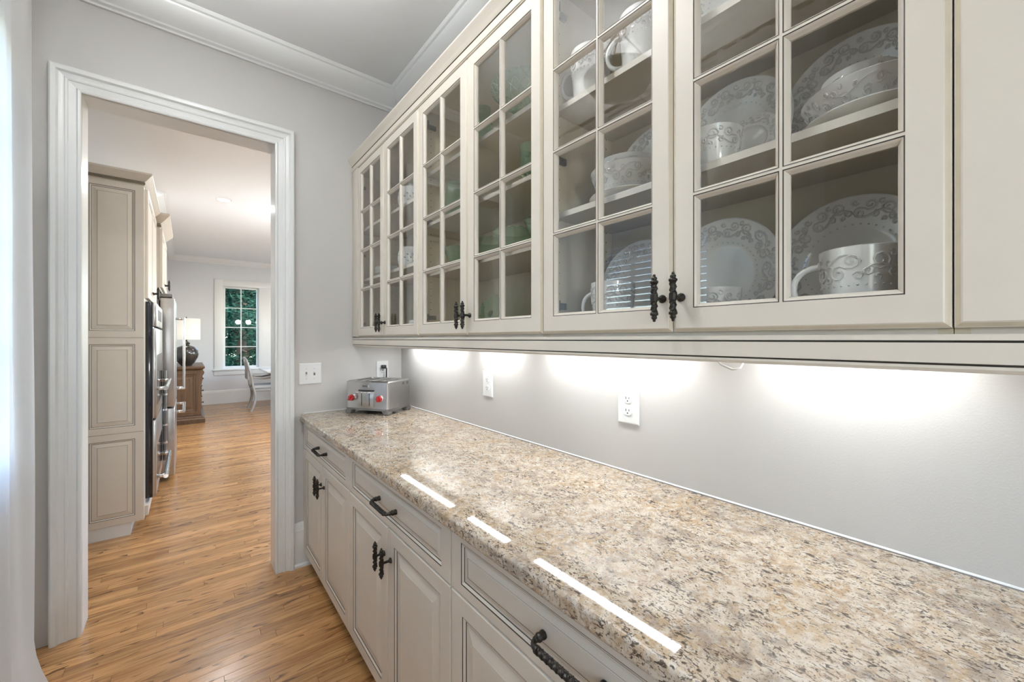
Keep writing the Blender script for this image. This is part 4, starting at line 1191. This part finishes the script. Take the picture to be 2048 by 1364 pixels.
for y in (WY0 + .11, WYB - .11):
    m = MB(); m.box(XL - .0105, XL - .0095, y - .004, y + .004, WZ0 + .03, WZ1 - .06); m.obj('ladder_tape', 'blind_white', t, smooth=0)

# ------------------------------------------------------------------ downlights
def downlight(label, x, y, watt, r=.075):
    t = thing('ceiling_light', label, 'ceiling light', (x, y, ZC), 'recessed ceiling lights')
    mb = MB(); mb.lathe([(r * .86, -.0045), (r, -.004), (r * 1.12, -.0005), (r * 1.12, -.0002), (r * .86, -.0002), (r * .86, -.0045)], 36, cap=False); link('trim_ring', mb.mesh('trim_ring', 'plate_white', smooth=40), t)
    mb = MB(); mb.lathe([(0, -.0015), (r * .86, -.0015), (r * .86, -.0005)], 36); link('lens', mb.mesh('lens', 'can_lens', smooth=0), t)
    ld = bpy.data.lights.new('can_lamp', 'AREA'); ld.shape = 'DISK'; ld.size = r * 1.6; ld.energy = watt; ld.color = (.955, .98, 1)
    lo = bpy.data.objects.new('can_lamp', ld); C.objects.link(lo); lo.parent = t; lo.location = (0, 0, -.008)
downlight('recessed ceiling light above the pantry aisle', .05, 1.15, PANTRY_LAMP)
def opal(watt, r):
    n = 'opal_%d_%d' % (watt, r * 1000)
    if n not in MAT: emit(n, (.90, .96, 1), watt / (PI * 4 * PI * r * r))
    return n
def globe(name, label, cat, x, y, z, r, watt, group=None):
    t = thing(name, label, cat, (x, y, ZC), group)
    m = MB(); m.lathe([(0, -.03), (.03, -.03), (.06, -.012), (.062, -.0005), (0, -.0005)], 24); link('canopy', m.mesh('canopy', 'rod_metal', smooth=40), t)
    m = MB(); m.tube([(0, 0, -.02), (0, 0, z + r * .95 - ZC)], .006, 8); link('stem', m.mesh('stem', 'rod_metal', smooth=50), t)
    m = MB(); m.lathe([(.012, r * 1.18), (.03, r * 1.1), (.032, r * .9), (0, r * .88)], 20, (0, 0, z - ZC)); link('socket_cap', m.mesh('socket_cap', 'rod_metal', smooth=40), t)
    m = MB(); m.lathe([(r * math.sin(PI * k / 16), r * math.cos(PI * k / 16)) for k in range(17)], 28, (0, 0, z - ZC)); link('globe', m.mesh('globe', opal(watt, r), smooth=80), t)
t = thing('fill_globe', 'unseen opal globe lamp added behind the camera as fill light', 'lamp', (-.25, -1.65, 0))  # fill lamp added out of view, behind the camera
m = MB(); m.lathe([(0, .0005), (.13, .0005), (.13, .015), (.03, .025), (.012, .04), (.012, 1.38), (.03, 1.40), (.03, 1.43), (0, 1.43)], 28); link('stand', m.mesh('stand', 'rod_metal', smooth=40), t)
m = MB(); m.lathe([(.15 * math.sin(PI * k / 16), 1.56 + .15 * math.cos(PI * k / 16)) for k in range(17)], 28); link('globe', m.mesh('globe', opal(FILL_GLOBE, .15), smooth=80), t)
t = thing('fill_uplight', 'unseen bowl uplight added to brighten the pantry ceiling', 'ceiling light', (-.15, 1.35, ZC))  # uplight added out of view so the ceiling bounces more light
m = MB(); m.lathe([(0, -.36), (.08, -.35), (.15, -.315), (.19, -.26), (.195, -.255), (.19, -.252), (.145, -.305), (.075, -.34), (0, -.35)], 32); link('bowl', m.mesh('bowl', 'ceramic_plain', smooth=50), t)
for k in range(3):
    a = 2 * PI * k / 3; m = MB(); m.tube([(.19 * math.cos(a), .19 * math.sin(a), -.256), (.02 * math.cos(a), .02 * math.sin(a), -.02)], .004, 6); link('rod', m.mesh('rod', 'rod_metal', smooth=50), t)
m = MB(); m.lathe([(0, -.03), (.05, -.025), (.06, -.0005), (0, -.0005)], 20); link('canopy', m.mesh('canopy', 'rod_metal', smooth=40), t)
ld = bpy.data.lights.new('fill_uplight_lamp', 'AREA'); ld.shape = 'DISK'; ld.size = .26; ld.energy = FILL_UPLIGHT; ld.color = (.955, .98, 1)
lo = bpy.data.objects.new('fill_uplight_lamp', ld); C.objects.link(lo); lo.parent = t; lo.location = (0, 0, -.29); lo.rotation_euler = (PI, 0, 0)
for k in range(3): globe('pendant_light', 'opal globe pendant in the kitchen, ' + ('left', 'middle', 'right')[k] + ' of three', 'pendant', 1.22 + .27 * k, 6.0, 1.90, .075, PENDANT_LAMP, 'kitchen pendants')
downlight('recessed kitchen ceiling light seen through the doorway', .338, 5.98, KITCHEN_LAMP)
for nm, x, y in (('over the kitchen side of the doorway', .9, 3.5), ('over the middle of the kitchen', 2.3, 4.4), ('over the kitchen right side', 2.3, 6.3), ('over the dining corner', 2.3, 8.4)):  # unseen cans added to light the kitchen evenly
    downlight('added unseen recessed kitchen ceiling light ' + nm, x, y, KITCHEN_LAMP)

# ------------------------------------------------------------------ kitchen cabinets and appliances
fy = lambda Y: (lambda a, b, d: (a, Y + d, b))
PANEL = [(0, 0, .0005), (.001, .001, 0), (.047, .045, 0), (.0495, .0475, .002), (.057, .055, .0045), (.0592, .0572, .006), (.064, .062, .006), (.085, .083, .0015), (.0868, .0848, .0006)]
PANM = [0, 0, 2, 0, 2, 0, 0, 3, 0]
KF = -.242
def kcrown(cab, x0, x1, y0, y1, zb, k=1.0):
    prof_ = [(0, 0), (.006, .002), (.006, .018), (.003, .020), (.003, .023), (.008, .026), (.022, .040), (.040, .060), (.046, .066), (.046, .078), (0, .078)]
    prof_ = [(p * k, q * k) for p, q in prof_]; n = len(prof_)
    A = [(x0, y0 - p, zb + q) for p, q in prof_]; B = [(x1 + p, y0 - p, zb + q) for p, q in prof_]; D = [(x1 + p, y1, zb + q) for p, q in prof_]
    mb = MB(); mb.add(A + B + D, [])
    for s in (0, 1):
        for i in range(n - 1):
            mb.f.append((s * n + i, s * n + i + 1, (s + 1) * n + i + 1, (s + 1) * n + i)); mb.m.append(1 if i in (3,) else (2 if i == 1 else 0))
    mb.add([(x0, y0, zb + .078 * k), (x1, y0, zb + .078 * k), (x1, y1, zb + .078 * k), (x0, y1, zb + .078 * k)], [(0, 1, 2, 3)])
    mb.obj('crown', ('cream_paint', 'glaze_dark', 'glaze_soft'), cab, smooth=0)
def fxp(X): return lambda a, b, d: (X - d, a, b)
def tall_cabinet():
    Y0, Y1 = 3.855, 3.975
    t = thing('oven_cabinet', 'tall cream cabinet with three raised panels on its end', 'cabinet', (-.58, 4.4, 0))
    m = MB(); m.box(KXL + .001, KF, Y0 + .010, 4.905, .088, 2.452); m.obj('body', 'cream_paint', t, smooth=0)
    for x0, x1 in ((-.561, KF), (-.885, -.565)):
        for z0, z1 in ((1.377, 2.452), (.716, 1.3745), (.088, .7135)):
            m = MB(); m.rings(fy(Y0), (x0, x1, z0, z1), PANEL, PANM, back=.0099); m.obj('end_panel', CU, t, smooth=0)
    m = MB(); m.box(KXL + .001, -.312, Y0 + .006, 4.905, .0005, .0875); m.obj('toe_kick', 'trim_white', t, smooth=0)
    kcrown(t, KXL + .001, KF, Y0, 4.905, 2.453)
    for a, b in ((3.90, 4.395), (4.40, 4.90)):
        m = MB(); m.rings(fxp(KF + .02), (a, b, 1.66, 2.44), DOR, DOM, back=.0195); d = m.obj('door', CU, t, smooth=0)
        h = link('pull_handle', PULL, d, Vector((KF + .02, (b - .04 if a < 4 else a + .04), 1.735)) - parent_origin(d)); h.rotation_euler = (0, 0, PI)
    m = MB(); m.rings(fxp(KF + .02), (3.90, 4.90, .10, .17), [(0, 0, .002), (.002, .002, 0)], [0, 0], back=.0195); m.obj('drawer_front', CU, t, smooth=0)
tall_cabinet()
def oven():
    t = thing('built_in_oven', 'stainless double wall oven with bar handles in the tall cabinet', 'oven', (KF, 4.45, .2))
    ya, yb = 3.97, 4.87
    m = MB(); m.box(KF - .0, KF + .038, ya, yb, .20, 1.64); m.obj('trim_frame', 'black_glass', t, bevel=.002)
    for z0, z1, nm in ((1.46, 1.635, 'control_panel'), (.78, 1.445, 'oven_door'), (.205, .765, 'oven_door')):
        m = MB(); m.box(KF + .038, KF + .060, ya + .004, yb - .004, z0, z1); d = m.obj(nm, 'steel', t, bevel=.004)
        if nm == 'oven_door':
            m = MB(); m.box(KF + .0602, KF + .0615, ya + .10, yb - .10, z0 + .09, z1 - .20); m.obj('door_glass', 'black_glass', d, smooth=0)
            hz = .995 if z0 > .5 else .335
            m = MB(); m.tube([(KF + .112, ya + .03, hz), (KF + .112, yb - .03, hz)], .0155, 14); m.obj('handle_bar', 'chrome', d, smooth=50)
            for y in (ya + .06, yb - .06):
                m = MB(); m.box(KF + .060, KF + .110, y - .014, y + .014, hz - .013, hz + .013); m.obj('handle_bracket', 'chrome', d, bevel=.005)
        else:
            m = MB(); m.box(KF + .0602, KF + .0612, ya + .2, yb - .2, z0 + .05, z1 - .04); m.obj('display', 'black_glass', d, smooth=0)
    m = MB(); m.tube([(KF + .078, yb - .012, .26), (KF + .078, yb - .012, 1.08)], .015, 12); r_ = m.obj('vertical_rail', 'steel_dark', t, smooth=50)
    for z in (.34, .42, .58, .72, .86):
        m = MB(); m.lathe([(.0155, -.010), (.020, -.007), (.020, -.002), (.016, 0), (.020, .002), (.020, .007), (.0155, .010)], 14, (KF + .078, yb - .012, z)); m.obj('collar', 'chrome', r_, smooth=40)
oven()
def fridge():
    t = thing('refrigerator', 'stainless refrigerator with thick doors beyond the oven', 'refrigerator', (-.50, 5.0, 0))
    ya, yb = 5.07, 5.91
    xf = -.098
    m = MB(); m.box(KXL + .01, -.215, ya, yb, .03, 1.80); m.obj('body', 'steel_dark', t, smooth=0)
    m = MB(); m.box(KXL + .05, -.26, ya + .02, yb - .02, .0005, .03); m.obj('plinth', 'black_rubber', t, smooth=0)
    m = MB(); m.box(-.212, -.115, ya + .0, yb, 1.765, 1.80); m.obj('hinge_cover', 'steel_dark', t, bevel=.004)
    for a, b in ((ya, (ya + yb) / 2 - .002), ((ya + yb) / 2 + .002, yb)):
        m = MB(); m.box(-.208, xf, a, b, .715, 1.762); d = m.obj('door', 'steel', t, bevel=.010, seg=3, smooth=25)
        y = b - .05 if a == ya else a + .05
        m = MB(); m.tube([(xf + .066, y, .845), (xf + .066, y, 1.585)], .011, 10); m.obj('handle_bar', 'chrome', d, smooth=50)
        for z in (.852, 1.578):
            m = MB(); m.box(xf - .002, xf + .070, y - .011, y + .011, z - .012, z + .012); m.obj('handle_bracket', 'chrome', d, bevel=.004)
    m = MB(); m.box(-.208, xf, ya, yb, .055, .700); d = m.obj('freezer_drawer', 'steel', t, bevel=.010, seg=3, smooth=25)
    m = MB(); m.tube([(xf + .066, ya + .07, .65), (xf + .066, yb - .07, .65)], .014, 12); m.obj('handle_bar', 'chrome', d, smooth=50)
    for y in (ya + .10, yb - .10):
        m = MB(); m.box(xf - .002, xf + .066, y - .012, y + .012, .637, .663); m.obj('handle_bracket', 'chrome', d, bevel=.004)
fridge()
def fridge_cabinet():
    t = thing('fridge_cabinet', 'cream cabinet bridging above the refrigerator', 'cabinet', (-.55, 5.4, 1.83))
    m = MB(); m.box(KXL + .001, -.205, 4.99, 5.95, 1.83, 2.404); m.obj('body', 'cream_paint', t, smooth=0)
    m = MB(); m.box(KXL + .001, -.240, 4.99, 5.06, .0005, 1.829); m.obj('side_panel', 'cream_paint', t, smooth=0)
    m = MB(); m.box(KXL + .001, -.240, 5.92, 5.95, .0005, 1.829); m.obj('side_panel', 'cream_paint', t, smooth=0)
    kcrown(t, KXL + .001, -.205, 4.99, 5.95, 2.405, 1.6)
    for a, b in ((5.00, 5.468), (5.472, 5.94)):
        m = MB(); m.rings(fxp(-.185), (a, b, 1.85, 2.395), DOR, DOM, back=.0195); d = m.obj('door', CU, t, smooth=0)
        h = link('pull_handle', PULL, d, Vector((-.185, (b - .04 if a < 5.2 else a + .04), 1.915)) - parent_origin(d)); h.rotation_euler = (0, 0, PI)
fridge_cabinet()

# ------------------------------------------------------------------ sideboard, lamp, chair, table
def sideboard():
    t = thing('sideboard', 'carved brown wooden sideboard against the far kitchen wall side', 'sideboard', (-.03, 9.0, 0))
    x0, x1, y0, y1 = -.275, .165, 8.33, 9.75
    m = MB(); m.box(x0, x1, y0, y1, .12, .865); m.obj('carcass', 'walnut_brown', t, smooth=0)
    m = MB(); m.rings(fy(y0 - .014), (x0, x1, .125, .86), [(0, 0, .002), (.002, .002, 0), (.060, .060, 0), (.070, .070, .008), (.078, .078, .008), (.085, .085, .003), (.100, .100, .009), (.115, .115, .009), (.135, .14, .003)], [0] * 9, back=.0138); m.obj('end_panel', 'walnut_brown', t, smooth=0)
    m = MB(); prf = [(0, 0), (.055, 0), (.055, .07), (.045, .085), (.022, .10), (.015, .12), (0, .12)]
    n = len(prf); A = [(x0, y0 - .014 - p, q) for p, q in prf]; B = [(x1 + p, y0 - .014 - p, q) for p, q in prf]; D = [(x1 + p, y1, q) for p, q in prf]
    m.add(A + B + D, [(s * n + i, s * n + i + 1, (s + 1) * n + i + 1, (s + 1) * n + i) for s in (0, 1) for i in range(n - 1)]); m.obj('plinth', 'walnut_brown', t, smooth=20)
    m = MB(); prf = [(0, .865), (.020, .865), (.026, .872), (.040, .885), (.050, .890), (.050, .915), (.044, .920), (0, .920)]
    n = len(prf); A = [(x0, y0 - .014 - p, q) for p, q in prf]; B = [(x1 + p, y0 - .014 - p, q) for p, q in prf]; D = [(x1 + p, y1, q) for p, q in prf]
    m.add(A + B + D, [(s * n + i, s * n + i + 1, (s + 1) * n + i + 1, (s + 1) * n + i) for s in (0, 1) for i in range(n - 1)]); m.box(x0, x1 + .044, y0 - .05, y1, .9, .9205); m.obj('top', 'walnut_brown', t, smooth=20)
    m = MB(); pts = []
    for k in range(15):
        s = k / 14; pts.append((x1 + .012 + .028 * (1 - s) * abs(math.sin(2.2 * PI * s)) + .012 * (1 - s), .86 - .22 * s))
    poly = [(x1, .86)] + pts + [(x1, .64)]
    m.prism(poly, y0 - .012, y0 + .06, lambda a, b, s: (a, s, b)); m.obj('scroll_bracket', 'walnut_brown', t, smooth=40)
    for k, z in enumerate((.70, .50, .30)):
        m = MB(); m.rings(lambda a, b, d: (x1 + .012 - d, a, b), (y0 + .10, y1 - .03, z - .09, z + .09), [(0, 0, .006), (.006, .006, 0), (.03, .03, 0), (.04, .04, .004)], [0] * 4, back=.0118); d = m.obj('drawer_front', 'walnut_brown', t, smooth=0)
        for y in (y0 + .25, y1 - .3):
            m = MB(); m.lathe([(.008, 0), (.006, .012), (.014, .022), (.010, .030), (0, .032)], 10, (x1 + .012, y, z), M=Matrix.Rotation(PI / 2, 4, 'Y')); m.obj('knob', 'bronze', d, smooth=50)
sideboard()
t = thing('table_lamp', 'ribbed dark ceramic table lamp with white drum shade on the sideboard', 'lamp', (-.02, 8.62, .9206))
m = MB(); m.lathe([(0, .0), (.07, 0), (.075, .01), (.11, .06), (.150, .14), (.160, .20), (.150, .26), (.115, .31), (.06, .335), (.040, .345), (.040, .355), (0, .355)], 60, (-.02, 8.62, .9206), mod=lambda r, z, a: (r * (1 + (.018 * math.cos(30 * a) if .05 < z < .32 else 0)), z)); m.obj('lamp_base', 'lamp_glaze', t, smooth=60)
m = MB(); m.lathe([(.03, .355), (.045, .36), (.05, .375), (.035, .39), (.025, .40), (.012, .41), (.012, .50), (0, .50)], 20, (-.02, 8.62, .9206)); m.obj('neck', 'bronze', t, smooth=40)
m = MB(); m.lathe([(.0, .50), (.03, .52), (.035, .56), (.02, .60), (0, .61)], 16, (-.02, 8.62, .9206)); m.obj('bulb', 'can_lens', t, smooth=60)
mb = MB(); n = 40
mb.lathe([(.185, .435), (.185, .785), (.183, .785), (.183, .435), (.185, .435)], 48, (-.02, 8.62, .9206), cap=False); mb.obj('lamp_shade', 'lamp_shade', t, smooth=40)
m = MB(); m.tube([(-.02, 8.62, .9206 + .78), (-.02, 8.62, .9206 + .815)], .006, 8); m.tube([(-.02 - .18, 8.62, .9206 + .775), (-.02 + .18, 8.62, .9206 + .775)], .002, 6); m.obj('finial', 'bronze', t, smooth=40)

def chair():
    t = thing('armchair', 'grey painted wooden armchair with cushioned seat near the kitchen window', 'chair', (1.2, 9.1, 0))
    ya, yb = 8.93, 9.46
    for y, s in ((ya, 1), (yb, -1)):
        # rear sabre leg running up into the back post
        pts = []
        for k in range(11):
            q = k / 10
            pts.append((.915 + .075 * math.sin(q * 2.6) - .0 * q, y, .0 + .46 * q))
        m = MB(); m.tube(pts, [.017 + .008 * math.sin(PI * k / 10) for k in range(11)], 10); m.obj('leg', 'chair_paint', t, smooth=60)
        pts = [(.955, y, .45), (.935, y, .60), (.905, y, .75), (.872, y, .88), (.845, y, .985)]
        m = MB(); m.tube(pts, [.022, .020, .018, .017, .016], 10); m.obj('back_post', 'chair_paint', t, smooth=60)
        m = MB(); m.tube([(1.42, y, 0), (1.425, y, .2), (1.42, y, .42), (1.41, y, .64)], [.014, .020, .022, .018], 10); m.obj('leg', 'chair_paint', t, smooth=60)
        m = MB(); m.tube([(.93, y, .655), (1.02, y, .63), (1.15, y, .615), (1.30, y, .635), (1.40, y, .655), (1.45, y, .645)], [.016, .017, .018, .019, .022, .016], 10); m.obj('armrest', 'chair_paint', t, smooth=60)
    m = MB(); m.box(.955, 1.44, ya - .01, yb + .01, .375, .425); m.obj('seat_frame', 'chair_paint', t, bevel=.012)
    m = MB(); m.box(.965, 1.435, ya + .01, yb - .01, .425, .485); m.obj('cushion', 'mattress_grey', t, bevel=.022, seg=3)
    m = MB(); m.tube([(.845, ya, .98), (.835, (ya + yb) / 2, 1.01), (.845, yb, .98)], [.018, .024, .018], 10); m.obj('top_rail', 'chair_paint', t, smooth=60)
    m = MB(); m.box(.868, .895, ya + .03, yb - .03, .60, .93); m.obj('backrest', 'mattress_grey', t, bevel=.010)
chair()
t = thing('dining_table', 'white-topped dining table at the doorway edge by the armchair', 'table', (2.0, 9.2, 0))
m = MB(); m.prism([(1.14, 8.62), (1.19, 8.55), (2.9, 8.55), (2.9, 9.85), (1.19, 9.85), (1.14, 9.78)], .735, .765, lambda a, b, z: (a, b, z)); m.obj('tabletop', 'table_white', t, bevel=.006)
m = MB(); m.box(1.27, 2.8, 8.68, 9.72, .66, .735); m.obj('apron', 'grey_plastic', t, smooth=0)
for x in (1.55, 2.62):
    for y in (8.8, 9.55):
        m = MB(); m.box(x - .035, x + .035, y - .035, y + .035, .0005, .66); m.obj('leg', 'grey_plastic', t, bevel=.006)

# ------------------------------------------------------------------ outdoors
m = MB(); m.box(-14, 16, KY + .2, 40, -.35, -.25); g_ = m.obj('ground', 'grass_ground', smooth=0); struct(g_)
def tree(label, x, y, h, r, n, seed, leaf=.075, trunk=True, zc=None):
    t = thing('tree', label, 'tree', (x, y, -.25), 'trees outside the kitchen window')
    rg = random.Random(seed)
    if trunk:
        m = MB(); m.tube([(x, y, -.25), (x + .06, y, h * .3), (x - .04, y + .05, h * .6), (x, y, h * .9)], [.14, .11, .07, .03], 10); tr = m.obj('trunk', 'bark', t, smooth=60)
        for k in range(7):
            a = rg.uniform(0, 2 * PI); z = h * rg.uniform(.2, .75); l = r * rg.uniform(.6, .95)
            m = MB(); m.tube([(x, y, z), (x + l * .5 * math.cos(a), y + l * .5 * math.sin(a), z + .12 * l), (x + l * math.cos(a), y + l * math.sin(a), z + .1 * l)], [.045, .03, .012], 6); m.obj('branch', 'bark', t, smooth=60)
    vs = []; fs = []
    clumps = []
    for _ in range(max(10, n // 90)):
        a = rg.uniform(0, 2 * PI); q = rg.random() ** .5; zz = rg.uniform(.08 if not trunk else .16, 1)
        rad = r * (1 - .6 * abs(zz - .45)) * q
        clumps.append((x + rad * math.cos(a), y + rad * math.sin(a), -.2 + h * zz, rg.uniform(.22, .42)))
    for i in range(n):
        cx, cy, cz, cr_ = clumps[i % len(clumps)]
        p = Vector((rg.gauss(0, .5), rg.gauss(0, .5), rg.gauss(0, .28))) * cr_
        c = Vector((cx, cy, cz)) + p
        d = Vector((rg.gauss(0, 1), rg.gauss(0, 1), rg.gauss(0, .5) - .3)).normalized()
        u = d.orthogonal().normalized(); s = leaf * rg.uniform(.6, 1.3)
        b = len(vs)
        vs += [c - d * s, c + u * s * .36, c + d * s, c - u * s * .36]
        fs.append((b, b + 1, b + 2, b + 3))
    me = bpy.data.meshes.new('foliage'); o = Vector((x, y, -.25))
    me.from_pydata([tuple(v - o) for v in vs], [], fs); me.materials.append(MAT['leaf'])
    link('foliage', me, t, kind='stuff')
tree('dark leafy tree filling the kitchen window view', 1.15, 13.9, 4.6, 1.35, 15000, 1, .07)
tree('tall tree standing behind the one outside the kitchen window', 1.7, 18.6, 7.5, 2.4, 20000, 4, .11)
tree('leafy tree left of the kitchen window view', -2.4, 14.4, 5.0, 1.3, 5000, 2, .09)
tree('leafy tree right of the kitchen window view', 4.6, 14.4, 5.0, 1.3, 5000, 3, .09)
tree('low light green shrub below the kitchen window', .60, 11.75, .95, .42, 2600, 5, .045, False)
tree('low shrub beside the shrub under the kitchen window', 2.05, 11.75, 1.0, .42, 2600, 6, .045, False)
tree('wide dark bush far behind the window trees', 1.9, 23.5, 4.2, 2.4, 14000, 9, .13, False)
